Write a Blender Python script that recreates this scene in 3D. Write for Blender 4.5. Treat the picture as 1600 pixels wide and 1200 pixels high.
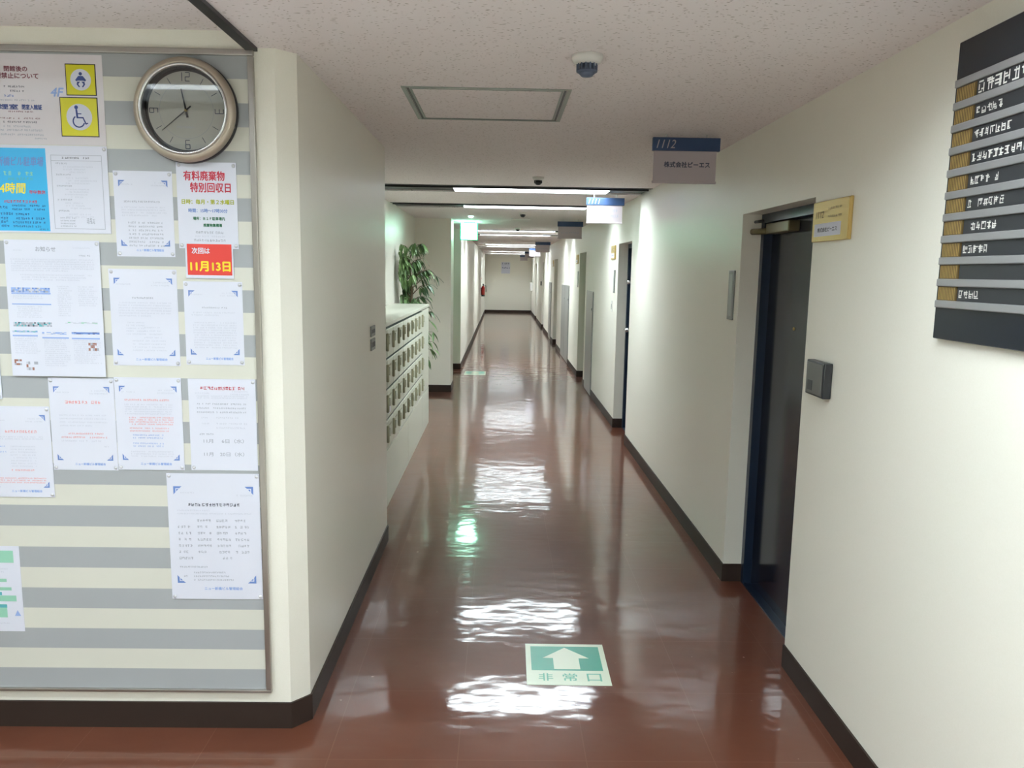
import bpy, bmesh, math, random
from mathutils import Vector, Matrix

# ------------------------------------------------------------------ clear
for o in list(bpy.data.objects):
    bpy.data.objects.remove(o, do_unlink=True)
S = bpy.context.scene
COL = S.collection
PI = math.pi

# ------------------------------------------------------------------ camera
PITCH, YAW, ROLL, FPX, EYE = 0.14265, 0.01541, 0.01646, 1215.58, 1.6862
fw = Vector((math.sin(YAW)*math.cos(PITCH), math.cos(YAW)*math.cos(PITCH), -math.sin(PITCH)))
rt0 = Vector((math.cos(YAW), -math.sin(YAW), 0.0))
up0 = rt0.cross(fw)
rt = rt0*math.cos(ROLL) + up0*math.sin(ROLL)
up = -rt0*math.sin(ROLL) + up0*math.cos(ROLL)
cam_d = bpy.data.cameras.new('camera')
cam_d.sensor_width = 36.0
cam_d.lens = FPX*36.0/1600.0
cam_d.clip_start = 0.05
cam_d.clip_end = 200
cam = bpy.data.objects.new('camera', cam_d)
COL.objects.link(cam)
M4 = Matrix((rt, up, -fw)).transposed().to_4x4()
M4.translation = Vector((0, 0, EYE))
cam.matrix_world = M4
S.camera = cam

# ------------------------------------------------------------------ world, exposure
w = bpy.data.worlds.new('world')
S.world = w
w.use_nodes = True
w.node_tree.nodes['Background'].inputs[0].default_value = (0.6, 0.62, 0.6, 1)
w.node_tree.nodes['Background'].inputs[1].default_value = 0.02
S.view_settings.view_transform = 'Standard'
S.view_settings.look = 'None'
S.view_settings.gamma = 1.0
S.view_settings.use_curve_mapping = False
S.view_settings.exposure = 0.0
LIGHT = 36.0          # strength of the fluorescent diffusers

# ------------------------------------------------------------------ plan of the place (metres)
XL, XR, H, BB = -0.6986, 1.2561, 2.40, 0.10
YB, YC, YE = 2.69, 2.749, 33.0          # board wall, its chamfered corner, end wall
YW = 4.73                               # where the left wall stops at the recess
XA, YA = -1.195, 10.85                  # recess side wall and back wall
XSTEP, HL = -0.845, 2.452               # lobby ceiling is a step higher left of here

# ------------------------------------------------------------------ materials
def s2l(c):
    return tuple(((v/255)/12.92 if v/255 <= 0.04045 else ((v/255+0.055)/1.055)**2.4) for v in c)

def mat(name, col, rough=0.5, metal=0.0, spec=0.5, emit=None, es=0.0, coat=0.0):
    m = bpy.data.materials.new(name)
    m.use_nodes = True
    b = m.node_tree.nodes['Principled BSDF']
    c = s2l(col)
    b.inputs['Base Color'].default_value = (*c, 1)
    b.inputs['Roughness'].default_value = rough
    b.inputs['Metallic'].default_value = metal
    b.inputs['Specular IOR Level'].default_value = spec
    b.inputs['Coat Weight'].default_value = coat
    b.inputs['Coat Roughness'].default_value = 0.05
    if emit:
        b.inputs['Emission Color'].default_value = (*emit, 1)
        b.inputs['Emission Strength'].default_value = es
    return m

def nodes(m):
    nt = m.node_tree
    return nt, nt.nodes, nt.links, nt.nodes['Principled BSDF']

def add_noise(m, scale, c1, c2, bump=0.0, detail=4, p1=0.35, p2=0.65):
    nt, N, L, b = nodes(m)
    tc = N.new('ShaderNodeTexCoord')
    n = N.new('ShaderNodeTexNoise')
    n.inputs['Scale'].default_value = scale
    n.inputs['Detail'].default_value = detail
    L.new(tc.outputs['Object'], n.inputs['Vector'])
    r = N.new('ShaderNodeValToRGB')
    r.color_ramp.elements[0].position = p1
    r.color_ramp.elements[1].position = p2
    r.color_ramp.elements[0].color = (*s2l(c1), 1)
    r.color_ramp.elements[1].color = (*s2l(c2), 1)
    L.new(n.outputs['Fac'], r.inputs['Fac'])
    L.new(r.outputs['Color'], b.inputs['Base Color'])
    if bump:
        bp = N.new('ShaderNodeBump')
        bp.inputs['Strength'].default_value = bump
        bp.inputs['Distance'].default_value = 0.002
        L.new(n.outputs['Fac'], bp.inputs['Height'])
        L.new(bp.outputs['Normal'], b.inputs['Normal'])
    return m

# painted wall, slightly glossy with an orange-peel finish
M_WALL = mat('cream wall paint', (226, 222, 207), 0.34, spec=0.35)
add_noise(M_WALL, 260, (241, 238, 225), (243, 240, 228), 0.05, 2)
M_JAMB = mat('white door jamb paint', (222, 220, 210), 0.4)

# fissured mineral-fibre ceiling
M_CEIL = mat('fissured mineral ceiling', (205, 194, 183), 0.9, spec=0.1)
def build_ceiling_mat(m):
    nt, N, L, b = nodes(m)
    tc = N.new('ShaderNodeTexCoord')
    mp = N.new('ShaderNodeMapping')
    mp.inputs['Rotation'].default_value = (0, 0, 0.5)
    mp.inputs['Scale'].default_value = (42, 105, 42)
    L.new(tc.outputs['Object'], mp.inputs['Vector'])
    nd = N.new('ShaderNodeTexNoise')
    nd.inputs['Scale'].default_value = 14
    L.new(tc.outputs['Object'], nd.inputs['Vector'])
    ad = N.new('ShaderNodeMixRGB'); ad.blend_type = 'ADD'
    ad.inputs['Fac'].default_value = 1.0
    L.new(mp.outputs['Vector'], ad.inputs[1])
    sc = N.new('ShaderNodeMixRGB'); sc.blend_type = 'MULTIPLY'; sc.inputs['Fac'].default_value = 1
    sc.inputs[2].default_value = (3.5, 3.5, 3.5, 1)
    L.new(nd.outputs['Color'], sc.inputs[1])
    L.new(sc.outputs['Color'], ad.inputs[2])
    v = N.new('ShaderNodeTexVoronoi')
    v.inputs['Scale'].default_value = 1.0
    v.inputs['Randomness'].default_value = 1.0
    L.new(ad.outputs['Color'], v.inputs['Vector'])
    r = N.new('ShaderNodeValToRGB')
    r.color_ramp.elements[0].position = 0.10
    r.color_ramp.elements[1].position = 0.24
    r.color_ramp.elements[0].color = (*s2l((168, 156, 146)), 1)
    r.color_ramp.elements[1].color = (*s2l((245, 238, 237)), 1)
    L.new(v.outputs['Distance'], r.inputs['Fac'])
    L.new(r.outputs['Color'], b.inputs['Base Color'])
    bp = N.new('ShaderNodeBump'); bp.inputs['Strength'].default_value = 0.35
    bp.inputs['Distance'].default_value = 0.002
    L.new(r.outputs['Color'], bp.inputs['Height'])
    L.new(bp.outputs['Normal'], b.inputs['Normal'])
build_ceiling_mat(M_CEIL)

# waxed red-brown vinyl tiles
M_FLOOR = mat('waxed red-brown vinyl floor', (118, 72, 55), 0.30, spec=0.075, coat=0.90)
def build_floor_mat(m):
    nt, N, L, b = nodes(m)
    tc = N.new('ShaderNodeTexCoord')
    # tile joints every 0.45 m and small tint differences between tiles
    br = N.new('ShaderNodeTexBrick')
    br.offset = 0.0
    br.inputs['Scale'].default_value = 1.0
    br.inputs['Brick Width'].default_value = 0.45
    br.inputs['Row Height'].default_value = 0.45
    br.inputs['Mortar Size'].default_value = 0.0022
    br.inputs['Mortar Smooth'].default_value = 0.3
    br.inputs['Color1'].default_value = (*s2l((98, 58, 43)), 1)
    br.inputs['Color2'].default_value = (*s2l((102, 61, 46)), 1)
    br.inputs['Mortar'].default_value = (*s2l((108, 69, 55)), 1)
    mp = N.new('ShaderNodeMapping'); mp.inputs['Location'].default_value = (0.13, 0.2, 0)
    L.new(tc.outputs['Object'], mp.inputs['Vector'])
    L.new(mp.outputs['Vector'], br.inputs['Vector'])
    # cloudy marbling
    n = N.new('ShaderNodeTexNoise'); n.inputs['Scale'].default_value = 3.0; n.inputs['Detail'].default_value = 6
    L.new(tc.outputs['Object'], n.inputs['Vector'])
    mx = N.new('ShaderNodeMixRGB'); mx.blend_type = 'MULTIPLY'; mx.inputs['Fac'].default_value = 0.35
    rr = N.new('ShaderNodeValToRGB')
    rr.color_ramp.elements[0].position = 0.3; rr.color_ramp.elements[1].position = 0.7
    rr.color_ramp.elements[0].color = (0.72, 0.68, 0.66, 1); rr.color_ramp.elements[1].color = (1.1, 1.08, 1.05, 1)
    L.new(n.outputs['Fac'], rr.inputs['Fac'])
    L.new(br.outputs['Color'], mx.inputs[1]); L.new(rr.outputs['Color'], mx.inputs[2])
    # pale scuffs
    v = N.new('ShaderNodeTexNoise'); v.inputs['Scale'].default_value = 22; v.inputs['Detail'].default_value = 3
    L.new(tc.outputs['Object'], v.inputs['Vector'])
    vr = N.new('ShaderNodeValToRGB')
    vr.color_ramp.elements[0].position = 0.735; vr.color_ramp.elements[1].position = 0.80
    L.new(v.outputs['Fac'], vr.inputs['Fac'])
    mx2 = N.new('ShaderNodeMixRGB'); mx2.inputs[2].default_value = (*s2l((178, 140, 122)), 1)
    L.new(vr.outputs['Color'], mx2.inputs['Fac']); L.new(mx.outputs['Color'], mx2.inputs[1])
    L.new(mx2.outputs['Color'], b.inputs['Base Color'])
    # wavy wax film
    w1 = N.new('ShaderNodeTexNoise'); w1.inputs['Scale'].default_value = 1.0; w1.inputs['Detail'].default_value = 2.5
    w1.inputs['Roughness'].default_value = 0.55
    wm = N.new('ShaderNodeMapping'); wm.inputs['Scale'].default_value = (3.6, 5.6, 5); L.new(tc.outputs['Object'], wm.inputs['Vector']); L.new(wm.outputs['Vector'], w1.inputs['Vector'])
    bp = N.new('ShaderNodeBump'); bp.inputs['Strength'].default_value = 1.0
    bp.inputs['Distance'].default_value = 0.0030
    L.new(w1.outputs['Fac'], bp.inputs['Height'])
    w2 = N.new('ShaderNodeTexNoise'); w2.inputs['Scale'].default_value = 30; w2.inputs['Detail'].default_value = 2
    L.new(tc.outputs['Object'], w2.inputs['Vector'])
    bp2 = N.new('ShaderNodeBump'); bp2.inputs['Strength'].default_value = 0.6
    bp2.inputs['Distance'].default_value = 0.00010
    L.new(w2.outputs['Fac'], bp2.inputs['Height'])
    L.new(bp.outputs['Normal'], bp2.inputs['Normal'])
    L.new(bp2.outputs['Normal'], b.inputs['Normal'])
    L.new(bp2.outputs['Normal'], b.inputs['Coat Normal'])
    b.inputs['Coat Roughness'].default_value = 0.08
build_floor_mat(M_FLOOR)

M_BASE = mat('dark brown vinyl skirting', (54, 43, 38), 0.5, spec=0.2)
M_BLACK = mat('black metal', (22, 24, 26), 0.4)
M_ALU = mat('aluminium', (176, 172, 166), 0.3, metal=0.9)
M_TRIM = mat('painted aluminium edging', (158, 166, 158), 0.45, metal=0.3)

# striped board face: bands follow the height of the board itself
def stripe_mat():
    m = mat('grey and cream striped board', (200, 200, 190), 0.55, spec=0.3)
    nt, N, L, b = nodes(m)
    tc = N.new('ShaderNodeTexCoord'); sp = N.new('ShaderNodeSeparateXYZ')
    L.new(tc.outputs['Object'], sp.inputs['Vector'])
    d = N.new('ShaderNodeMath'); d.operation = 'DIVIDE'; d.inputs[1].default_value = 0.0766*2
    L.new(sp.outputs['Z'], d.inputs[0])
    f = N.new('ShaderNodeMath'); f.operation = 'FRACT'; L.new(d.outputs[0], f.inputs[0])
    g = N.new('ShaderNodeMath'); g.operation = 'LESS_THAN'; g.inputs[1].default_value = 0.5
    L.new(f.outputs[0], g.inputs[0])
    mx = N.new('ShaderNodeMixRGB')
    mx.inputs[1].default_value = (*s2l((217, 216, 204)), 1)
    mx.inputs[2].default_value = (*s2l((168, 171, 173)), 1)
    L.new(g.outputs[0], mx.inputs['Fac']); L.new(mx.outputs['Color'], b.inputs['Base Color'])
    return m
M_STRIPE = stripe_mat()

M_PAPER = mat('white paper', (224, 226, 238), 0.5, spec=0.3)
M_LAMIN = mat('laminated paper', (226, 220, 224), 0.16, spec=0.5)
M_INK = mat('grey print', (168, 171, 184), 0.6)
M_INKL = mat('pale grey print', (204, 206, 219), 0.6)
M_INKD = mat('dark print', (70, 74, 92), 0.6)
M_BLUE = mat('blue print', (108, 138, 200), 0.6)
M_BLUEL = mat('pale blue print', (150, 176, 226), 0.6)
M_NAVY = mat('navy print', (52, 72, 136), 0.6)
M_RED = mat('crimson print', (196, 48, 70), 0.6)
M_REDL = mat('pale red print', (232, 150, 150), 0.6)
M_MAROON = mat('maroon print', (128, 70, 84), 0.6)
M_LIME = mat('yellow green print', (170, 176, 30), 0.6)
M_DGREEN = mat('dark green print', (30, 104, 70), 0.6)
M_MINT = mat('mint print', (150, 205, 180), 0.6)
M_TEAL = mat('teal print', (92, 176, 186), 0.6)
M_CARDRED = mat('red card', (222, 66, 58), 0.5)
M_YELLOW = mat('yellow print', (240, 216, 48), 0.5)
M_SIGNYEL = mat('sign yellow', (214, 208, 32), 0.4)
M_CYAN = mat('sky blue print', (62, 176, 226), 0.3)
M_PIN = mat('clear pin', (216, 216, 220), 0.2)
M_BROWN = mat('brown print', (160, 110, 96), 0.6)

M_BEZEL = mat('champagne metal', (178, 166, 150), 0.36, metal=0.55)
M_SILVER = mat('polished silver ring', (222, 222, 222), 0.18, metal=0.8)
M_DIAL = mat('pale grey dial', (206, 204, 194), 0.45)
M_CASE = mat('dark case', (40, 38, 40), 0.4)

def glass_mat():
    m = bpy.data.materials.new('clear cover glass'); m.use_nodes = True
    nt = m.node_tree; N = nt.nodes; L = nt.links
    N.clear()
    out = N.new('ShaderNodeOutputMaterial'); mx = N.new('ShaderNodeMixShader')
    tr = N.new('ShaderNodeBsdfTransparent'); gl = N.new('ShaderNodeBsdfGlossy')
    gl.inputs['Roughness'].default_value = 0.03
    fr = N.new('ShaderNodeFresnel'); fr.inputs['IOR'].default_value = 1.5
    L.new(fr.outputs[0], mx.inputs[0]); L.new(tr.outputs[0], mx.inputs[1]); L.new(gl.outputs[0], mx.inputs[2])
    L.new(mx.outputs[0], out.inputs['Surface'])
    return m
M_GLASS = glass_mat()

M_DOORNAVY = mat('glossy navy door paint', (25, 30, 44), 0.14, spec=0.35)
M_FRAMENAVY = mat('navy frame paint', (24, 38, 58), 0.3)
M_DOORGREY = mat('grey door paint', (150, 146, 132), 0.4)
M_STEEL = mat('grey steel panel', (150, 152, 150), 0.32, metal=0.35)
M_GREYPL = mat('grey plastic plate', (128, 130, 126), 0.4)
M_BRASS = mat('brass', (200, 172, 108), 0.35, metal=0.7)
M_BRASSD = mat('engraved brown', (112, 90, 52), 0.5)
M_CLOSER = mat('aged brass closer', (120, 112, 82), 0.35, metal=0.5)
M_READER = mat('smoked reader face', (92, 92, 90), 0.3)
M_DARKPL = mat('dark grey plastic', (44, 46, 50), 0.35)
M_BOARDBLK = mat('black directory board', (26, 31, 40), 0.3)
M_RAIL = mat('silver rail', (168, 168, 170), 0.35, metal=0.55)
M_WHITEPL = mat('white plastic', (226, 224, 218), 0.4)
M_SLATE = mat('slate blue mesh', (84, 94, 116), 0.5)
M_SIGNBLUE = mat('sign header blue', (52, 74, 112), 0.4)
M_SIGNWHITE = mat('sign white acrylic', (190, 179, 183), 0.3)
M_MAILBOX = mat('pale green grey steel', (206, 208, 192), 0.38, spec=0.4)
M_MAILGAP = mat('dark green gap', (44, 66, 60), 0.6)
M_MAILSLOT = mat('olive slot', (172, 170, 142), 0.5)
M_LEAF = mat('ficus leaf', (70, 104, 56), 0.4)
add_noise(M_LEAF, 3, (46, 82, 44), (112, 142, 84), 0, 2)
M_BARK = mat('bark', (98, 82, 62), 0.8)
M_POT = mat('white glazed pot', (214, 212, 204), 0.25)
M_SOIL = mat('soil', (58, 46, 36), 0.9)
M_FLOORGREEN = mat('safety green', (40, 150, 124), 0.3)
M_GLOWPAPER = mat('pale luminous film', (226, 236, 214), 0.25)
M_EXTRED = mat('extinguisher red', (210, 50, 44), 0.25)
M_DIFF = mat('fluorescent diffuser', (250, 250, 250), 0.5, emit=(0.84, 0.95, 1.0), es=LIGHT)
M_DIFFL = mat('lobby fluorescent diffuser', (250, 250, 250), 0.5, emit=(0.84, 0.95, 1.0), es=LIGHT*0.74)
M_TROUGH = mat('white reflector', (244, 244, 244), 0.5)
M_EXITFACE = mat('lit exit face', (235, 255, 245), 0.4, emit=(0.45, 1.0, 0.74), es=26)
M_EXITRIM = mat('lit green rim', (30, 190, 110), 0.4, emit=(0.0, 0.75, 0.32), es=1.6)
M_LAMPSPOT = mat('pale green lamp', (220, 255, 240), 0.4, emit=(0.55, 1.0, 0.85), es=9.0)

# ------------------------------------------------------------------ mesh builder
_textcache = {}
def text_geo(s):
    if s in _textcache:
        return _textcache[s]
    cu = bpy.data.curves.new('tmp', 'FONT'); cu.body = s; cu.size = 1.0; cu.resolution_u = 3
    ob = bpy.data.objects.new('tmp', cu); COL.objects.link(ob)
    dg = bpy.context.evaluated_depsgraph_get(); dg.update()
    me = bpy.data.meshes.new_from_object(ob.evaluated_get(dg))
    vs = [v.co.copy() for v in me.vertices]; fs = [tuple(p.vertices) for p in me.polygons]
    bpy.data.objects.remove(ob, do_unlink=True); bpy.data.curves.remove(cu); bpy.data.meshes.remove(me)
    _textcache[s] = (vs, fs)
    return vs, fs

class MB:
    """collects shapes and links them as ONE mesh object"""
    def __init__(self):
        self.v = []; self.f = []; self.m = []; self.mats = []; self.sm = []
    def mi(self, m):
        if m not in self.mats: self.mats.append(m)
        return self.mats.index(m)
    def raw(self, vs, fs, m, smooth=False):
        o = len(self.v); k = self.mi(m)
        self.v += [tuple(p) for p in vs]
        for f in fs:
            self.f.append(tuple(i+o for i in f)); self.m.append(k); self.sm.append(smooth)
    def box(self, x0, x1, y0, y1, z0, z1, m):
        x0, x1 = sorted((x0, x1)); y0, y1 = sorted((y0, y1)); z0, z1 = sorted((z0, z1))
        vs = [(x, y, z) for z in (z0, z1) for y in (y0, y1) for x in (x0, x1)]
        self.raw(vs, [(0, 2, 3, 1), (4, 5, 7, 6), (0, 1, 5, 4), (2, 6, 7, 3), (0, 4, 6, 2), (1, 3, 7, 5)], m)
    def bbox(self, x0, x1, y0, y1, z0, z1, m, bev=0.004, seg=2):
        x0, x1 = sorted((x0, x1)); y0, y1 = sorted((y0, y1)); z0, z1 = sorted((z0, z1))
        bm = bmesh.new(); bmesh.ops.create_cube(bm, size=1)
        for v in bm.verts:
            v.co = Vector(((x0+x1)/2+v.co.x*(x1-x0), (y0+y1)/2+v.co.y*(y1-y0), (z0+z1)/2+v.co.z*(z1-z0)))
        bmesh.ops.bevel(bm, geom=bm.edges[:], offset=bev, segments=seg, affect='EDGES', profile=0.5)
        bm.verts.index_update()
        self.raw([v.co for v in bm.verts], [[v.index for v in f.verts] for f in bm.faces], m)
        bm.free()
    def prism(self, pts, z0, z1, m):
        n = len(pts)
        vs = [(x, y, z0) for x, y in pts] + [(x, y, z1) for x, y in pts]
        fs = [tuple(range(n-1, -1, -1)), tuple(range(n, 2*n))]
        fs += [(i, (i+1) % n, n+(i+1) % n, n+i) for i in range(n)]
        self.raw(vs, fs, m)
    def lathe(self, prof, m, n=40, mtx=None, smooth=True, cap=True):
        """prof: (radius, height) pairs around local Z"""
        vs = []; fs = []
        for r, h in prof:
            for i in range(n):
                a = 2*PI*i/n; vs.append(Vector((r*math.cos(a), r*math.sin(a), h)))
        for j in range(len(prof)-1):
            for i in range(n):
                fs.append((j*n+i, j*n+(i+1) % n, (j+1)*n+(i+1) % n, (j+1)*n+i))
        if cap and prof[0][0] > 1e-6: fs.append(tuple(range(n-1, -1, -1)))
        if cap and prof[-1][0] > 1e-6: fs.append(tuple((len(prof)-1)*n+i for i in range(n)))
        if mtx: vs = [mtx @ v for v in vs]
        self.raw(vs, fs, m, smooth)
    def tube(self, pts, rad, m, n=10, smooth=True):
        pts = [Vector(p) for p in pts]
        if not isinstance(rad, (list, tuple)): rad = [rad]*len(pts)
        vs = []; fs = []
        for j, p in enumerate(pts):
            t = (pts[min(j+1, len(pts)-1)]-pts[max(j-1, 0)]).normalized()
            a = t.cross(Vector((0, 0, 1)))
            if a.length < 1e-3: a = t.cross(Vector((1, 0, 0)))
            a.normalize(); b = t.cross(a)
            for i in range(n):
                q = 2*PI*i/n; vs.append(p+rad[j]*(math.cos(q)*a+math.sin(q)*b))
        for j in range(len(pts)-1):
            for i in range(n):
                fs.append((j*n+i, j*n+(i+1) % n, (j+1)*n+(i+1) % n, (j+1)*n+i))
        fs.append(tuple(range(n-1, -1, -1))); fs.append(tuple((len(pts)-1)*n+i for i in range(n)))
        self.raw(vs, fs, m, smooth)
    # flat print in a frame (o origin, r right, u up)
    def quad(self, fr, x0, x1, z0, z1, m, lift=0.0):
        o, r, u = fr; nrm = r.cross(u)*lift
        P = lambda a, b: o+r*a+u*b+nrm
        self.raw([P(x0, z0), P(x1, z0), P(x1, z1), P(x0, z1)], [(0, 1, 2, 3)], m)
    def poly(self, fr, pts, m, lift=0.0):
        o, r, u = fr; nrm = r.cross(u)*lift
        self.raw([o+r*a+u*b+nrm for a, b in pts], [tuple(range(len(pts)))], m)
    def ring(self, fr, cx, cz, r0, r1, m, lift=0.0, a0=0, a1=2*PI, n=32):
        o, r, u = fr; nrm = r.cross(u)*lift
        vs = []; fs = []
        for i in range(n+1):
            a = a0+(a1-a0)*i/n
            for q in (r0, r1):
                vs.append(o+r*(cx+q*math.cos(a))+u*(cz+q*math.sin(a))+nrm)
        for i in range(n):
            fs.append((2*i, 2*i+1, 2*i+3, 2*i+2))
        self.raw(vs, fs, m)
    def disc(self, fr, cx, cz, rad, m, lift=0.0, n=32, sx=1.0):
        self.poly(fr, [(cx+sx*rad*math.cos(2*PI*i/n), cz+rad*math.sin(2*PI*i/n)) for i in range(n)], m, lift)
    def seg(self, fr, a, b, wd, m, lift=0.0):
        d = Vector((b[0]-a[0], b[1]-a[1])); d.normalize(); k = Vector((-d.y, d.x))*wd/2
        self.poly(fr, [(a[0]-k.x, a[1]-k.y), (b[0]-k.x, b[1]-k.y), (b[0]+k.x, b[1]+k.y), (a[0]+k.x, a[1]+k.y)], m, lift)
    def text(self, fr, s, x0, x1, zc, h, m, lift=0.0, bold=0.0, slant=0.0):
        """writes s into the box x0..x1, centred at zc, h tall"""
        vs, fs = text_geo(s)
        if not vs: return
        ax = min(v.x for v in vs); bx = max(v.x for v in vs); az = min(v.y for v in vs); bz = max(v.y for v in vs)
        kx = (x1-x0)/(bx-ax); kz = h/(bz-az)
        o, r, u = fr; nrm = r.cross(u)*lift
        offs = [(0, 0)] if not bold else [(-bold, 0), (bold, 0), (0, bold), (0, -bold)]
        for q, (dx, dz) in enumerate(offs):
            out = []
            for v in vs:
                z = (v.y-(az+bz)/2)*kz
                out.append(o+r*(x0+(v.x-ax)*kx+dx+slant*z)+u*(zc+z+dz)+nrm*(1+0.02*q))
            self.raw(out, fs, m)
    def scribble(self, fr, x0, x1, zc, h, m, rng, lift=0.0, gap=0.12):
        """a line of unreadable small print: little stroke clusters"""
        x = x0
        while x < x1-h*0.5:
            if rng.random() < gap:
                x += h*rng.uniform(0.5, 1.3); continue
            wd = h*rng.uniform(0.75, 0.98); t = h*0.14
            xe = min(x+wd, x1)
            for z in rng.sample([zc-h/2+t/2, zc-h*.22, zc+h*.05, zc+h*.27, zc+h/2-t/2], 3):
                a = x+wd*rng.choice((0, 0, .2, .45)); b = xe-wd*rng.choice((0, 0, .2, .4))
                if b > a: self.quad(fr, a, b, z-t/2, z+t/2, m, lift)
            for q in rng.sample([0.08, 0.3, 0.5, 0.72, 0.9], 2):
                a = zc-h/2+h*rng.choice((0, 0, .25)); b = zc+h/2-h*rng.choice((0, 0, .25))
                self.quad(fr, x+q*wd-t/2, x+q*wd+t/2, a, b, m, lift*1.02)
            x += h*1.12
    def build(self, name, parent=None, loc=None):
        me = bpy.data.meshes.new(name)
        me.from_pydata(self.v, [], self.f)
        for m in self.mats: me.materials.append(m)
        for p, k, s in zip(me.polygons, self.m, self.sm):
            p.material_index = k; p.use_smooth = s
        me.update()
        o = bpy.data.objects.new(name, me); COL.objects.link(o)
        if parent: o.parent = parent
        if loc is not None: o.location = loc
        return o

def tag(o, label, cat, group=None, kind=None):
    o['label'] = label; o['category'] = cat
    if group: o['group'] = group
    if kind: o['kind'] = kind
    return o
def empty(name, loc, label, cat, group=None):
    o = bpy.data.objects.new(name, None); COL.objects.link(o); o.location = loc; o.empty_display_size = 0.1
    return tag(o, label, cat, group)
def struct(o):
    o['kind'] = 'structure'; return o
FRONT = (Vector((0, 0, 0)), Vector((1, 0, 0)), Vector((0, 0, 1)))       # face looking at -Y
def fr(x=0, y=0, z=0): return (Vector((x, y, z)), Vector((1, 0, 0)), Vector((0, 0, 1)))
RW = Vector((0, -1, 0)); UZ = Vector((0, 0, 1))                          # face looking at -X (right wall)
def frr(x=0, y=0, z=0): return (Vector((x, y, z)), RW, UZ)

# ------------------------------------------------------------------ room shell
DOORS = [(3.18, 4.13), (7.62, 8.47), (11.72, 12.68), (17.65, 18.75), (23.25, 24.2), (28.0, 28.9)]
DH, REC = 2.005, 0.10                        # opening height, depth of the plastered reveal
m = MB(); m.box(-4.2, 1.9, 0.9, 33.3, -0.1, 0, M_FLOOR); struct(m.build('floor'))
M_BOUNCE = mat('pale bounce floor', (206, 200, 192), 0.3)  # unseen floor behind the viewer, made pale to bounce light onto the ceiling
add_noise(M_BOUNCE, 60, (196, 190, 182), (214, 208, 200), 0, 4)
m = MB(); m.box(-4.2, 1.9, -3.2, 0.9, -0.1, 0, M_BOUNCE); struct(m.build('floor_lobby_bounce'))

m = MB()
prev = -3.2
for a, b in DOORS:
    m.box(XR, XR+0.35, prev, a, 0, H+0.3, M_WALL)
    m.box(XR, XR+0.35, a, b, DH, H+0.3, M_WALL)
    prev = b
m.box(XR, XR+0.35, prev, YE+0.2, 0, H+0.3, M_WALL)
struct(m.build('wall_right'))

m = MB(); m.prism([(-4.2, YB), (-0.756, YB), (XL, YC), (XL, YW), (-4.2, YW)], 0, H+0.3, M_WALL); struct(m.build('wall_left'))
m = MB(); m.box(XA-0.2, XA, YW, YA, 0, H+0.3, M_WALL); struct(m.build('wall_recess_side'))
OP0, OP1 = 11.38, 13.45                      # side passage on the left
m = MB(); m.box(-2.2, XL, YA, OP0, 0, H+0.3, M_WALL); struct(m.build('wall_recess_back'))
m = MB(); m.box(-2.2, XL, OP1, YE+0.2, 0, H+0.3, M_WALL); struct(m.build('wall_left_far'))
m = MB(); m.box(-2.3, -2.2, OP0-0.2, OP1+0.2, 0, H+0.3, M_WALL); struct(m.build('wall_passage_end'))
m = MB(); m.box(XL, XR, YE, YE+0.2, 0, H+0.3, M_WALL); struct(m.build('wall_end'))
m = MB(); m.box(-4.3, XR+0.35, -3.3, -3.2, 0, H+0.3, M_WALL); struct(m.build('wall_behind'))
m = MB(); m.box(-4.3, -4.2, -3.3, YB, 0, H+0.3, M_WALL); struct(m.build('wall_lobby_side'))

# lamps: pairs of transverse troughs
LAMPS = [-1.5, -0.1, 1.53, 6.91, 8.70, 13.80, 15.30, 20.65, 22.2, 27.6, 30.7]
m = MB(); prev = -3.2
for yc in LAMPS:
    m.box(XSTEP, XR, prev, yc-0.24, H, H+0.03, M_CEIL)
    if yc > 4: m.box(-2.2, XSTEP, max(prev, YW), yc-0.24, H, H+0.03, M_CEIL)
    prev = yc+0.295
m.box(XSTEP, XR, prev, YE, H, H+0.03, M_CEIL)
m.box(-2.2, XSTEP, prev, YE, H, H+0.03, M_CEIL)
struct(m.build('ceiling'))
m = MB(); prev = -3.2
for yc in LAMPS[:3]:
    m.box(-4.2, XSTEP, prev, yc-0.24, HL, HL+0.03, M_CEIL); prev = yc+0.295
m.box(-4.2, XSTEP, prev, YB, HL, HL+0.03, M_CEIL)
m.box(XSTEP-0.01, XSTEP, -3.2, YB, H, HL, M_CEIL)
struct(m.build('ceiling_lobby'))
m = MB(); m.box(XSTEP, XSTEP+0.035, -3.2, YB-0.002, H-0.012, H+0.002, M_BLACK); struct(m.build('trim_1'))

# skirting
def skirt(name, runs):
    m = MB()
    for pts in runs:
        m.prism(pts, 0, BB, M_BASE)
    return struct(m.build(name))
t = 0.008
runs = []; prev = -3.2
for a, b in DOORS:
    runs.append([(XR-t, prev), (XR, prev), (XR, a), (XR-t, a)])
    runs.append([(XR-t, b), (XR-t, b-t), (XR+REC, b-t), (XR+REC, b)])
    prev = b
runs.append([(XR-t, prev), (XR, prev), (XR, YE), (XR-t, YE)])
skirt('baseboard_right', runs)
k = 0.0035
skirt('baseboard_front', [[(-4.2, YB-t), (-0.756+k, YB-t), (XL+t, YC-k), (XL+t, YW), (XL, YW), (XL, YC), (-0.756, YB), (-4.2, YB)]])
skirt('baseboard_recess', [[(XA, YA-t), (XL+t, YA-t), (XL+t, OP0+t), (XL, OP0+t), (XL, YA), (XA, YA)]])
skirt('baseboard_left', [[(-2.2, OP1-t), (XL+t, OP1-t), (XL+t, YE), (XL, YE), (XL, OP1), (-2.2, OP1)]])
skirt('baseboard_end', [[(XL, YE-t), (XR, YE-t), (XR, YE), (XL, YE)]])

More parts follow.
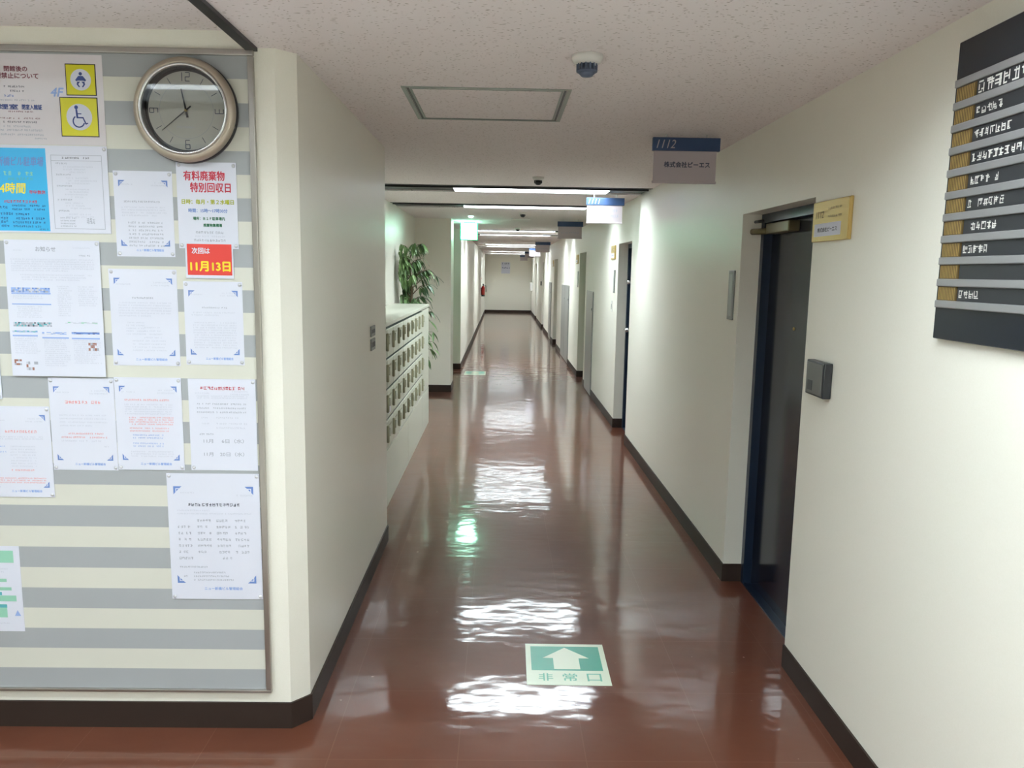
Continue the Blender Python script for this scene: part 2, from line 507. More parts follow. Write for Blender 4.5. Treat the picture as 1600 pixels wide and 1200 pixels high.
# ------------------------------------------------------------------ ceiling lamps
def lamp(yc, x0, x1, lit, z, label):
    root = empty('ceiling_light', ((lit[0]+lit[1])/2, yc, z), label, 'ceiling light', 'transverse ceiling lights along the corridor')
    ox = (lit[0]+lit[1])/2
    n0, n1, t0, t1, f = yc-0.24, yc-0.045, yc-0.04, yc+0.29, yc+0.295
    d = 0.13
    a, b = lit[0]-ox, lit[1]-ox
    L0, L1 = x0-ox, x1-ox
    Y = lambda y: y-yc
    mb = MB()                                             # black air slot with edge lips
    mb.box(L0, L1, Y(n0), Y(n0)+0.012, -0.004, 0.05, M_BLACK)
    mb.box(L0, L1, Y(n1)-0.012, Y(n1)+0.006, -0.004, 0.05, M_BLACK)
    mb.box(L0, L1, Y(n0)+0.07, Y(n0)+0.078, 0.0, 0.05, M_BLACK)
    mb.box(L0, L1, Y(n0)+0.012, Y(n1)-0.012, 0.012, 0.05, M_BLACK)
    mb.box(L0, L1, Y(t1)+0.0045, Y(f)+0.006, -0.002, -0.0002, M_TRIM)
    mb.build('air_slot', root)
    for p, q in ((L0, a-0.005), (b+0.005, L1)):
        if q-p > 0.02:
            c = MB(); c.box(p, q, Y(t0), Y(t1), 0.008, 0.03, M_BLACK); c.build('cover_plate', root)
    h = MB()                                              # white reflector trough
    h.box(a-0.005, b+0.005, Y(t0)-0.004, Y(t0), 0.0, d+0.01, M_TROUGH)
    h.box(a-0.005, b+0.005, Y(t1)-0.0, Y(t1)+0.004, 0.0, d+0.01, M_TROUGH)
    h.box(a-0.005, a, Y(t0), Y(t1), 0.0, d+0.01, M_TROUGH)
    h.box(b, b+0.005, Y(t0), Y(t1), 0.0, d+0.01, M_TROUGH)
    h.box(a-0.005, b+0.005, Y(t0), Y(t1), d+0.005, d+0.02, M_TROUGH)
    h.build('reflector', root)
    e = MB(); e.box(a+0.002, b-0.002, Y(t0)+0.003, Y(t1)-0.003, d-0.006, d+0.004, M_DIFF if yc > 4 else M_DIFFL); e.build('diffuser', root)
    return root
LIT = (-0.43, 0.93)
lamp_labels = [
    'ceiling light trough furthest behind the viewer in the lobby',
    'ceiling light trough behind the viewer beside the directory board',
    'ceiling light trough overhead just in front of the notice board',
    'nearest lit ceiling trough crossing the corridor, just before the second hanging sign',
    'second lit ceiling trough across the corridor, over the recess with the mailboxes',
    'third lit ceiling trough, first seen to the right of the green exit sign',
    'fourth lit ceiling trough, close behind the third beyond the exit sign',
    'fifth lit ceiling trough, in the far half of the corridor',
    'sixth lit ceiling trough, behind the fifth in the far half of corridor',
    'seventh lit ceiling trough, next to last before the end wall',
    'last lit ceiling trough, closest to the corridor end wall']
for yc, lb in zip(LAMPS, lamp_labels):
    x0 = XA if YW < yc < YA else XL
    if yc < YB: x0 = XSTEP+0.036
    lamp(yc, x0, XR, LIT, H, lb)
for yc, lb in zip(LAMPS[:3], ('lobby ceiling light trough at the back, left of the step',
                              'middle lobby ceiling light trough, left of the step',
                              'lobby ceiling light trough facing the striped notice board')):
    lamp(yc, -4.2, XSTEP-0.011, (-2.55, -1.19), HL, lb)

# ------------------------------------------------------------------ notice board
BX1, BX0, BZ0, BZ1 = -0.822, -3.0, 0.143, 2.392
board = empty('notice_board', (BX1, YB, BZ0), 'large notice board with grey and cream horizontal stripes in an aluminium frame', 'notice board')
m = MB(); m.box(BX0-BX1+0.008, -0.012, -0.006, 0.0, 0, 2.2214, M_STRIPE)
pn = m.build('striped_panel', board, (0, 0, 0.012))
m = MB()
for x0, x1, z0, z1 in ((BX0-BX1, 0, BZ1-BZ0-0.02, BZ1-BZ0), (BX0-BX1, 0, 0, 0.012), (-0.020, 0, 0.012, BZ1-BZ0-0.02), (BX0-BX1, BX0-BX1+0.02, 0.012, BZ1-BZ0-0.02)):
    m.bbox(x0, x1, -0.016, 0, z0, z1, M_ALU, 0.003)
m.build('frame', board)
PF = YB-0.0062                               # face of the striped panel

def sheet(name, x0, x1, z0, z1, label, layer=0, paper=None, tilt=0.0, roll=0.0, pins='tl tr bl br', group='notices on the striped board'):
    """paper sheet hung from its top edge; returns root, width, height"""
    W, Hh = x1-x0, z1-z0
    m = MB(); m.box(-W/2, W/2, -0.0005, 0, -Hh, 0, paper or M_PAPER)
    o = m.build(name, None, ((x0+x1)/2, PF-0.0004-0.0012*layer, z1))
    o.rotation_euler = (-tilt, roll, 0)
    tag(o, label, 'notice', group)
    for p in pins.split():
        q = MB()
        sx = -W/2+0.009 if 'l' in p else W/2-0.009
        sz = -0.010 if 't' in p else -Hh+0.010
        mt = Matrix.Translation((sx, -0.0006, sz)) @ Matrix.Rotation(PI/2, 4, 'X')
        q.lathe([(0.006, 0), (0.0055, 0.002), (0.003, 0.004), (0.0, 0.0045)], M_PIN, 12, mt)
        q.build('push_pin', o)
    return o, W, Hh
SF = (Vector((0, -0.0006, 0)), Vector((1, 0, 0)), Vector((0, 0, 1)))

def ornaments(o, W, Hh, mt, mg=0.016, top=0.03, bot=0.035, s=0.022):
    for sx, sz, zz in ((-1, 1, -top), (1, 1, -top), (-1, -1, -Hh+bot), (1, -1, -Hh+bot)):
        m = MB(); cx = sx*(W/2-mg)
        P = lambda a, b: (cx-sx*a, zz-sz*b)
        m.poly(SF, [P(0, 0), P(s, 0), P(s*0.72, s*0.24), P(s*0.24, s*0.24), P(s*0.24, s*0.72), P(0, s)], mt, 0.0003)
        m.poly(SF, [P(s*0.34, s*0.34), P(s*0.62, s*0.34), P(s*0.34, s*0.62)], mt, 0.0003)
        m.build('corner_ornament', o)
def footer(o, W, Hh, z, x0=-0.16, x1=0.31, mt=None, h=0.0085):
    m = MB(); m.text(SF, 'ニュー新橋ビル管理組合', x0*W, x1*W, z, h, mt or M_BLUEL, 0.0003, 0.0004); m.build('footer_print', o)
def lines(o, specs, seed, name='body_print'):
    """specs: (x0, x1, z, h, material, gap)"""
    rng = random.Random(seed); m = MB()
    for x0, x1, z, h, mt, g in specs:
        m.scribble(SF, x0, x1, z, h, mt, rng, 0.0003, g)
    return m.build(name, o)

# A: large laminated sheet with the yellow pictograms
o, W, Hh = sheet('notice_sheet', -1.76, -1.316, 2.079, 2.366, 'laminated notice at top left with two yellow pictograms and 4F', 0, M_LAMIN, pins='')
cx0 = -1.76+W/2
X = lambda x: x-(-1.76+W/2)
Z = lambda z: z-2.366
m = MB()
m.text(SF, '閉館後の', X(-1.635), X(-1.560), Z(2.318), 0.017, M_MAROON, 0.0003, 0.0006)
m.text(SF, '喫煙禁止について', X(-1.685), X(-1.525), Z(2.296), 0.018, M_MAROON, 0.0003, 0.0006)
m.build('heading', o)
m = MB(); m.text(SF, '4F', X(-1.487), X(-1.449), Z(2.247), 0.027, M_BLUEL, 0.0003, 0.001, 0.25); m.build('floor_number', o)
for q_, a_, b_ in (('喫煙室', -1.69, -1.598), ('閉室入館証', -1.585, -1.52)):
    m = MB(); m.text(SF, q_, X(a_), X(b_), Z(2.198), 0.016, M_NAVY, 0.0003, 0.0006); m.build('blue_line', o)
lines(o, [(X(-1.64), X(-1.57), Z(2.262), 0.006, M_INKD, .1), (X(-1.62), X(-1.575), Z(2.248), 0.006, M_INKD, .1),
          (X(-1.64), X(-1.60), Z(2.233), 0.007, M_BLUE, .1), (X(-1.68), X(-1.54), Z(2.219), 0.005, M_INK, .1),
          (X(-1.63), X(-1.55), Z(2.183), 0.005, M_MAROON, .1), (X(-1.68), X(-1.52), Z(2.162), 0.005, M_MAROON, .2), (X(-1.65), X(-1.54), Z(2.150), 0.006, M_INKD, .1),
          (X(-1.65), X(-1.56), Z(2.136), 0.006, M_INK, .1), (X(-1.7), X(-1.52), Z(2.124), 0.006, M_INK, .1),
          (X(-1.7), X(-1.52), Z(2.110), 0.006, M_INK, .1), (X(-1.55), X(-1.51), Z(2.098), 0.005, M_INK, .1)], 11)
def picto(x0, x1, z0, z1, name, fn):
    m = MB()
    m.bbox(x0, x1, -0.0016, -0.0002, z0, z1, M_CASE, 0.0004, 1)
    f = (Vector((0, -0.0017, 0)), Vector((1, 0, 0)), Vector((0, 0, 1)))
    m.quad(f, x0+0.003, x1-0.003, z0+0.003, z1-0.003, M_SIGNYEL, 0.0001)
    cx, cz = (x0+x1)/2, (z0+z1)/2
    m.disc(f, cx, cz, 0.34*(x1-x0), M_PAPER, 0.0002)
    fn(m, f, cx, cz, (x1-x0))
    return m.build(name, o)
def baby(m, f, cx, cz, s):
    l = 0.0004
    m.disc(f, cx, cz+0.19*s, 0.055*s, M_NAVY, l)
    m.poly(f, [(cx-0.075*s, cz+0.12*s), (cx+0.075*s, cz+0.12*s), (cx+0.18*s, cz-0.01*s), (cx+0.15*s, cz-0.05*s), (cx+0.08*s, cz-0.03*s), (cx-0.08*s, cz-0.03*s), (cx-0.15*s, cz-0.05*s), (cx-0.18*s, cz-0.01*s)], M_NAVY, l)
    for k in (-1, 1):
        m.poly(f, [(cx+k*0.02*s, cz-0.06*s), (cx+k*0.12*s, cz-0.06*s), (cx+k*0.14*s, cz-0.15*s), (cx+k*0.07*s, cz-0.24*s), (cx+k*0.03*s, cz-0.23*s), (cx+k*0.085*s, cz-0.14*s)][::k], M_NAVY, l)
def wheel(m, f, cx, cz, s):
    l = 0.0004
    m.disc(f, cx-0.07*s, cz+0.25*s, 0.05*s, M_NAVY, l)
    m.seg(f, (cx-0.07*s, cz+0.2*s), (cx-0.05*s, cz-0.03*s), 0.05*s, M_NAVY, l)
    m.seg(f, (cx-0.06*s, cz+0.085*s), (cx+0.06*s, cz+0.085*s), 0.026*s, M_NAVY, l*1.1)
    m.seg(f, (cx-0.06*s, cz-0.015*s), (cx+0.10*s, cz-0.015*s), 0.036*s, M_NAVY, l*1.2)
    m.seg(f, (cx+0.09*s, cz-0.0*s), (cx+0.17*s, cz-0.18*s), 0.034*s, M_NAVY, l*1.1)
    m.seg(f, (cx+0.16*s, cz-0.18*s), (cx+0.22*s, cz-0.15*s), 0.03*s, M_NAVY, l*1.2)
    m.ring(f, cx-0.02*s, cz-0.11*s, 0.13*s, 0.165*s, M_NAVY, l, math.radians(125), math.radians(345))
picto(X(-1.437), X(-1.338), Z(2.237), Z(2.337), 'baby_pictogram', baby)
picto(X(-1.461), X(-1.337), Z(2.106), Z(2.232), 'wheelchair_pictogram', wheel)

# B: parking leaflet, blue half and white half
o, W, Hh = sheet('notice_sheet', -1.78, -1.3155, 1.792, 2.077, 'blue and white car park leaflet beneath the pictogram notice', 1, pins='tr')
X = lambda x: x-(-1.78+W/2)
Z = lambda z: z-2.077
m = MB(); m.quad(SF, X(-1.779), X(-1.518), Z(1.797), Z(2.067), M_CYAN, 0.0002)
F2 = (Vector((0, -0.0009, 0)), Vector((1, 0, 0)), Vector((0, 0, 1)))
m.text(F2, 'ニュー新橋ビル駐車場', X(-1.745), X(-1.527), Z(2.024), 0.030, M_BLUE, 0.0003, 0.0006, 0.12)
m.text(F2, '24時間', X(-1.693), X(-1.592), Z(1.937), 0.034, M_YELLOW, 0.0003, 0.0008, 0.1)
m.text(F2, '年中無休', X(-1.580), X(-1.526), Z(1.925), 0.013, M_RED, 0.0003, 0.0003)
rng = random.Random(4)
for x0, x1, z, h, mt in ((-1.66, -1.56, 1.985, 0.013, M_MINT), (-1.66, -1.56, 1.968, 0.010, M_TEAL), (-1.665, -1.55, 1.893, 0.009, M_RED),
                         (-1.68, -1.65, 1.874, 0.008, M_NAVY), (-1.64, -1.53, 1.880, 0.006, M_NAVY), (-1.64, -1.53, 1.868, 0.006, M_NAVY), (-1.68, -1.64, 1.853, 0.008, M_NAVY), (-1.63, -1.58, 1.852, 0.007, M_NAVY),
                         (-1.68, -1.655, 1.838, 0.008, M_NAVY), (-1.63, -1.53, 1.838, 0.007, M_NAVY), (-1.68, -1.655, 1.827, 0.008, M_NAVY), (-1.64, -1.53, 1.825, 0.007, M_NAVY),
                         (-1.68, -1.65, 1.813, 0.008, M_NAVY), (-1.64, -1.55, 1.812, 0.006, M_NAVY), (-1.555, -1.525, 1.803, 0.005, M_NAVY)):
    m.scribble(F2, X(x0), X(x1), Z(z), h, mt, rng, 0.0003, .15)
m.build('blue_panel', o)
m = MB()
x0, x1, z0, z1 = X(-1.502), X(-1.334), Z(1.806), Z(2.047)
for a, b, c, d in ((x0, x1, z0, z0+0.0014), (x0, x1, z1-0.0014, z1), (x0, x0+0.0014, z0, z1), (x1-0.0014, x1, z0, z1), (x0, x1, z1-0.019, z1-0.0178)):
    m.quad(SF, a, b, c, d, M_INK, 0.0003)
m.build('ruled_box', o)
L = [(X(-1.465), X(-1.375), Z(2.038), 0.006, M_INKD, .15)]
rng = random.Random(8); z = 2.020
for blk in range(6):
    L.append((X(-1.487), X(-1.487+rng.uniform(.03, .06)), Z(z), 0.005, M_INK, .05)); z -= 0.011
    for q in range(rng.choice((2, 3, 4))):
        L.append((X(-1.465+rng.uniform(0, .02)), X(-1.37+rng.uniform(-.03, .02)), Z(z), 0.0045, M_INKL, .15)); z -= 0.0085
    if z < 1.85: break
for q in range(4): L.append((X(-1.482), X(-1.43), Z(1.842-q*0.009), 0.0045, M_INK, .1))
L.append((X(-1.395), X(-1.37), Z(1.838), 0.009, M_INK, 0)); L.append((X(-1.395), X(-1.365), Z(1.828), 0.009, M_INK, 0))
lines(o, L, 5)

# generic A4 letters
def letter(x0, x1, z0, z1, label, seed, head=None, headm=None, body=None, orn=M_BLUE, foot=True, layer=0, tilt=0.0, roll=0.0, pins='tl tr bl br', headz=0.25, headw=(-.3, .3), headh=0.008):
    o, W, Hh = sheet('notice_sheet', x0, x1, z0, z1, label, layer, None, tilt, roll, pins)
    if orn: ornaments(o, W, Hh, orn)
    rng = random.Random(seed)
    if headm:
        mm = MB(); mm.scribble(SF, headw[0]*W, headw[1]*W, -headz*Hh, headh, headm, rng, 0.0003, .05); mm.build('heading', o)
    spec = [(-.40*W, -.18*W, -.155*Hh, 0.0045, M_INKL, .1), (.15*W, .38*W, -.135*Hh, 0.0045, M_INKL, .15), (.12*W, .40*W, -.165*Hh, 0.0045, M_INKL, .1)]
    for a, b, zf, h, mt in body:
        spec.append((a*W, b*W, -zf*Hh, h, mt, .15))
    lines(o, spec, seed)
    if foot: footer(o, W, Hh, -Hh+0.022)
    return o, W, Hh
def block(a, b, z0, n, dz, mt=M_INKL, h=0.0045, last=None):
    r = [(a, b, z0+i*dz, h, mt) for i in range(n)]
    if last is not None: r[-1] = (a, last, r[-1][2], h, mt)
    return r

letter(-1.3005, -1.105, 1.718, 2.000, 'blue cornered letter under the clock, left of the crimson waste notice', 21, True, M_INK,
       block(-.38, .38, .42, 4, .032, last=.2) + [(-.28, .32, .60+i*.045, 0.006, M_INK) for i in range(7)], headz=.355, headw=(-.34, .28), headh=0.006)
# D: waste collection day
o, W, Hh = sheet('notice_sheet', -1.090, -0.8905, 1.7485, 2.032, 'white waste collection notice with two crimson headline rows beneath the clock', 1)
X = lambda x: x-(-1.090+W/2)
Z = lambda z: z-2.032
m = MB(); m.text(SF, '有料廃棄物', X(-1.066), X(-0.930), Z(1.988), 0.031, M_RED, 0.0003, 0.0008)
m.text(SF, '特別回収日', X(-1.045), X(-0.911), Z(1.950), 0.031, M_RED, 0.0003, 0.0008); m.build('heading', o)
m = MB(); m.text(SF, '日時：毎月・第２水曜日', X(-1.075), X(-0.902), Z(1.903), 0.0155, M_LIME, 0.0003, 0.0005); m.build('date_line', o)
m = MB(); m.text(SF, '時間：15時～17時30分', X(-1.054), X(-0.924), Z(1.874), 0.0125, M_BLUE, 0.0003, 0.0004); m.build('time_line', o)
m = MB(); m.text(SF, '場所：Ｂ１Ｆ駐車場内', X(-1.040), X(-0.934), Z(1.848), 0.011, M_DGREEN, 0.0003, 0.0004)
m.text(SF, '廃棄物集積場', X(-1.006), X(-0.944), Z(1.826), 0.011, M_DGREEN, 0.0003, 0.0004); m.build('place_line', o)
lines(o, [(X(-1.033), X(-0.94), Z(1.802), 0.008, M_INK, .1), (X(-1.035), X(-0.935), Z(1.789), 0.006, M_INKL, .1), (X(-1.04), X(-0.93), Z(1.776), 0.008, M_INK, .1)], 33)
# E: red date card hung over its lower edge
o, W, Hh = sheet('date_card', -1.0705, -0.9095, 1.6485, 1.7655, 'small red card with yellow date pinned over the waste notice', 2, pins='')
X = lambda x: x-(-1.0705+W/2)
Z = lambda z: z-1.7655
m = MB(); m.quad(SF, -W/2+0.006, W/2-0.005, -Hh+0.011, -0.002, M_CARDRED, 0.0002); m.build('red_panel', o)
F2 = (Vector((0, -0.0009, 0)), Vector((1, 0, 0)), Vector((0, 0, 1)))
m = MB(); m.text(F2, '次回は', X(-1.048), X(-0.988), Z(1.741), 0.020, M_PAPER, 0.0003, 0.0007); m.build('date_lead', o); m = MB()
m.text(F2, '11月13日', X(-1.054), X(-0.921), Z(1.689), 0.032, M_YELLOW, 0.0003, 0.0015); m.build('date_print', o)

# F: large announcement with little pictures
o, W, Hh = sheet('notice_sheet', -1.677, -1.3585, 1.306, 1.768, 'tall announcement sheet with small colour pictures on the left of the board', 1, tilt=0.012, pins='tl tr')
m = MB(); m.text(SF, 'お知らせ', -0.055, 0.012, -0.030, 0.016, M_INK, 0.0003, 0.0004); m.build('heading', o)
spec = [(-.13, -.10, -.035, 0.004, M_INKL, .1), (.07, .13, -.025, 0.004, M_INKL, .1), (.09, .13, -.05, 0.005, M_INK, .1)]
for i in range(6): spec.append((-.14, .14 if i < 5 else .05, -.065-i*.0075, 0.0045, M_INKL, .1))
for i in range(3): spec.append((-.11, .13-.02*i, -.117-i*.008, 0.0045, M_INKL, .15))
def blk(x0, x1, z0, z1, dz=0.007, mt=M_INKL):
    z = z0
    while z > z1:
        spec.append((x0, x1-random.Random(int(z*1e4)).uniform(0, .3)*(x1-x0), z, 0.0042, mt, .12)); z -= dz
blk(-.14, -.03, -.175, -.20); blk(-.13, -.03, -.225, -.265); blk(0.01, .06, -.155, -.26); blk(.08, .145, -.155, -.225)
blk(-.145, -.055, -.327, -.385); blk(-.045, .045, -.334, -.43); blk(.055, .15, -.338, -.42)
lines(o, spec, 41)
m = MB(); rng = random.Random(3)
def pic(x0, x1, z0, z1, cols, n=12):
    for i in range(n):
        for j in range(3):
            a = x0+(x1-x0)*i/n; b = x0+(x1-x0)*(i+1)/n
            c = z0+(z1-z0)*j/3; d = z0+(z1-z0)*(j+1)/3
            m.quad(SF, a, b, c, d, rng.choice(cols), 0.0003)
pic(-.145, -.015, -.176, -.160, [M_BLUEL, M_BLUE, M_INK, M_INKL, M_BLUEL], 24); m.quad(SF, -.145, -.013, -.182, -.177, M_BLUEL, 0.0003)
m.quad(SF, -.145, -.013, -.218, -.214, M_BLUEL, 0.0003)
pic(-.145, -.015, -.292, -.277, [M_INK, M_INKD, M_INKL, M_TEAL, M_INK], 24); pic(.03, .14, -.280, -.274, [M_MINT, M_INKL, M_PAPER])
pic(-.150, -.065, -.312, -.306, [M_TEAL, M_INKL, M_BLUEL]); m.quad(SF, -.150, -.065, -.326, -.321, M_BLUEL, 0.0003)
pic(-.050, .040, -.318, -.310, [M_PAPER, M_BLUEL, M_INKL]); m.quad(SF, -.050, .040, -.332, -.327, M_BLUEL, 0.0003)
pic(.050, .145, -.316, -.309, [M_BLUE, M_BLUE, M_NAVY, M_BLUEL]); m.quad(SF, .050, .145, -.333, -.328, M_BLUEL, 0.0003)
pic(-.150, -.125, -.425, -.405, [M_BROWN, M_PAPER, M_INK], 4); pic(-.11, -.07, -.442, -.412, [M_PAPER, M_BROWN, M_INKL, M_INK], 6)
pic(.105, .14, -.372, -.345, [M_PAPER, M_PAPER, M_BROWN, M_INK], 5)
m.build('picture_print', o)

letter(-1.3335, -1.104, 1.3465, 1.676, 'blue cornered letter in the middle row, beside the announcement with pictures', 22, True, M_INK,
       block(-.38, .40, .345, 6, .027, last=.1) + block(-.28, .0, .55, 5, .03) + block(-.02, .25, .60, 4, .035) + block(-.2, .3, .74, 4, .033, M_INKL), headz=.295, headw=(-.17, .14), headh=0.006)
letter(-1.083, -0.8835, 1.3525, 1.638, 'blue cornered letter directly under the red date card', 23, True, M_INK,
       block(-.38, .38, .37, 2, .03, last=.1) + block(-.36, .38, .49, 11, .03), headz=.31, headw=(-.2, .24), headh=0.005)
letter(-1.5625, -1.3375, 0.9735, 1.300, 'lower row letter with pale red heading, under the tall picture sheet', 24, True, M_REDL,
       block(-.36, .36, .40, 4, .038, last=.15) + [(-.24, .3, .60, 0.0055, M_REDL), (-.35, .37, .64, 0.0055, M_REDL), (-.35, .3, .68, 0.0055, M_INKL), (.3, .38, .74, .005, M_INKL)], headz=.26, headw=(-.26, .28), headh=0.010, layer=0)
letter(-1.3355, -1.105, 0.9775, 1.3055, 'middle letter of the lower row with red and blue paragraphs', 25, True, M_REDL,
       block(-.36, .36, .29, 5, .025) + block(-.30, .36, .43, 4, .024, M_REDL) + block(-.30, .30, .545, 2, .03, M_REDL) + block(-.26, .2, .62, 2, .03, M_BLUEL, .005) + block(-.26, .2, .71, 2, .03, M_BLUEL, .005) + block(-.3, .35, .80, 3, .025, M_INKL), headz=.24, headw=(-.36, .32), headh=0.006, layer=1)
o, W, Hh = letter(-1.082, -0.849, 0.9785, 1.3035, 'letter without corner marks, red heading, at the right of the lower row', 26, True, M_RED,
       block(-.38, .38, .185, 2, .02) + block(-.38, .36, .27, 3, .045, M_INK, 0.0055) + [(-.32, -.2, .42, .005, M_INKL), (-.1, .25, .42, .006, M_INKL), (-.32, -.2, .485, .005, M_INKL), (-.1, .36, .485, .006, M_INKL), (-.1, .36, .53, .006, M_INKL),
       (-.36, -.15, .60, .006, M_INK)], orn=None, foot=False, headz=.10, headw=(-.32, .32), headh=0.011, layer=0, pins='tr bl')
m = MB()
m.text(SF, '11月　 6日（水）', -.30*W, .30*W, -.675*Hh, 0.015, M_INK, 0.0003, 0.0002); m.build('date_line', o); m = MB()
m.text(SF, '11月　20日（水）', -.30*W, .30*W, -.82*Hh, 0.015, M_INK, 0.0003, 0.0002); m.build('date_line', o)
# N: timetable
o, W, Hh = sheet('notice_sheet', -1.171, -0.846, 0.502, 0.967, 'largest blue cornered sheet with a timetable, low at the right frame', 1, roll=-0.003)
ornaments(o, W, Hh, M_BLUE, 0.022, 0.047, 0.06, 0.03)
m = MB(); m.scribble(SF, -.28*W, .28*W, -.245*Hh, 0.011, M_INKD, random.Random(9), 0.0003, .05); m.build('heading', o)
spec = [(-.36*W, -.2*W, -.15*Hh, .005, M_INKL, .1), (.25*W, .42*W, -.17*Hh, .005, M_INKL, .1), (-.40*W, -.05*W, -.29*Hh, .005, M_INKL, .1), (-.4*W, .4*W, -.315*Hh, .005, M_INKL, .1)]
for i in range(7):
    for j, (a, b) in enumerate(((-.40, -.25), (-.19, -.04), (.02, .17), (.22, .37))):
        if i == 0 and j == 0: continue
        if i == 6 and j in (1, 3): continue
        spec.append((a*W, b*W, -(.37+i*.05)*Hh, .009, M_INK, .15))
spec += [(-.4*W, -.1*W, -.74*Hh, .006, M_INK, .05), (-.36*W, -.31*W, -.815*Hh, .006, M_INK, .05)]
for i in range(3): spec.append((-.25*W, (.1+.04*i)*W, -(.785+.03*i)*Hh, .006, M_INK, .05))
lines(o, spec, 51)
footer(o, W, Hh, -Hh+0.04, -.14, .28, None, 0.011)
# J: partly outside the picture at the left
letter(-1.79, -1.5645, 0.8735, 1.1985, 'lower left letter with red dotted heading, cut by the picture edge', 27, True, M_REDL,
       block(-.38, .38, .335, 2, .022) + block(-.3, -.2, .44, 2, .06, M_BLUEL) + block(-.14, .26, .44, 8, .031) + [(-.14, .22, .70, .006, M_REDL)] + block(-.36, .38, .79, 3, .024, M_REDL), headz=.275, headw=(-.2, .3), headh=0.009, layer=1)
# I: sliver of a poster
o, W, Hh = sheet('poster', -1.93, -1.7215, 1.223, 1.72, 'poster at the far left edge of the picture beside the announcement', 2, pins='br')
m = MB(); m.quad(SF, -W/2+.008, W/2-.008, -Hh+.01, -.01, M_BLUEL, .0003); m.quad(SF, W/2-.04, W/2-.008, -Hh+.012, -Hh+.045, M_BROWN, .0006); m.build('printed_picture', o)
# O: green leaflet low left
o, W, Hh = sheet('notice_sheet', -1.91, -1.706, 0.371, 0.692, 'mint green printed leaflet low on the board at picture edge', 0, pins='')
m = MB(); m.quad(SF, -W/2+.012, W/2-.022, -.062, -.017, M_MINT, .0003)
for z, x1, h, mt in ((.128, .05, .012, M_MINT), (.160, .065, .012, M_MINT), (.196, .08, .022, M_MINT), (.243, .05, .05, M_MINT), (.178, .03, .012, M_TEAL), (.225, .045, .012, M_TEAL)):
    m.quad(SF, -W/2+.015, x1 if h != .05 else .044, -z-h/2, -z+h/2, mt, .0003 if mt is M_MINT else .0005)
m.poly(SF, [(.07, -.262), (.092, -.262), (.081, -.24)], M_BLUEL, .0004)
m.build('green_print', o)
lines(o, [(-.08, .06, -.085, .005, M_INKL, .1), (-.08, .05, -.096, .005, M_INKL, .1), (-.05, .05, -.29, .005, M_INKL, .1)], 61)

# ------------------------------------------------------------------ wall clock
CK = empty('wall_clock', (-1.042, YB-0.006, 2.193), 'round wall clock with champagne rim hanging on striped board', 'clock')
RXm = Matrix.Rotation(PI/2, 4, 'X')           # lathe axis towards -Y
m = MB(); m.lathe([(0.160, 0), (0.168, 0.006), (0.168, 0.020), (0.163, 0.024), (0.1345, 0.024)], M_CASE, 72, RXm, True, False); m.build('case', CK)
m = MB(); m.lathe([(0.1655, 0.0235), (0.1665, 0.030), (0.160, 0.041), (0.150, 0.046), (0.146, 0.046), (0.143, 0.043), (0.143, 0.024)], M_BEZEL, 72, RXm, True, False); m.build('bezel', CK)
m = MB(); m.lathe([(0.1435, 0.040), (0.1425, 0.049), (0.138, 0.050), (0.135, 0.046), (0.1345, 0.038)], M_SILVER, 72, RXm, True, False); m.build('inner_ring', CK)
m = MB(); vs = []; fs = []
for hh in (0.040, 0.012):
    for i in range(72):
        a = 2*PI*i/72; vs.append((0.1344*math.cos(a), -hh, 0.1344*math.sin(a)))
for i in range(72): fs.append((i, (i+1) % 72, 72+(i+1) % 72, 72+i))
m.raw(vs, fs, M_CASE, True); m.build('well', CK)
m = MB(); m.lathe([(0.134, 0.0125), (0.134, 0.0140)], M_CASE, 72, RXm, False); m.lathe([(0.125, 0.0140), (0.125, 0.0145)], M_DIAL, 72, RXm, False); m.build('dial', CK)
DF = (Vector((0, -0.0150, 0)), Vector((1, 0, 0)), Vector((0, 0, 1)))
m = MB()
lw = 0.0026
for k in range(12):
    a = PI/2-k*PI/6
    if k % 3:
        m.seg(DF, (0.096*math.cos(a), 0.096*math.sin(a)), (0.117*math.cos(a), 0.117*math.sin(a)), 0.002, M_INKD, 0.0002)
def digit(d, cx, cz, wd, ht, ang):
    P = {'a': ((0, 1), (1, 1)), 'b': ((1, 1), (1, .5)), 'c': ((1, .5), (1, 0)), 'd': ((0, 0), (1, 0)), 'e': ((0, .5), (0, 0)), 'f': ((0, 1), (0, .5)), 'g': ((0, .5), (1, .5))}
    D = {'1': 'bc', '2': 'abged', '3': 'abgcd', '6': 'afedcg', '9': 'abcdfg'}
    for s in D[d]:
        pts = []
        for x, z in P[s]:
            x = (x-.5)*wd; z = (z-.5)*ht
            pts.append((cx+x*math.cos(ang)-z*math.sin(ang), cz+x*math.sin(ang)+z*math.cos(ang)))
        m.seg(DF, pts[0], pts[1], lw, M_INKD, 0.0002)
digit('1', -0.017, 0.107, 0.012, 0.027, 0); digit('2', 0.007, 0.107, 0.014, 0.027, 0)
digit('6', 0, -0.107, 0.014, 0.027, 0)
digit('3', 0.107, 0, 0.014, 0.027, -PI/2); digit('9', -0.107, 0, 0.014, 0.027, PI/2)
m.ring(DF, 0, 0, 0.088, 0.0888, M_INK, 0.0002, n=64)
m.scribble(DF, -0.034, 0.034, -0.052, 0.006, M_INKL, random.Random(2), 0.0002, .05)
m.build('numerals', CK)
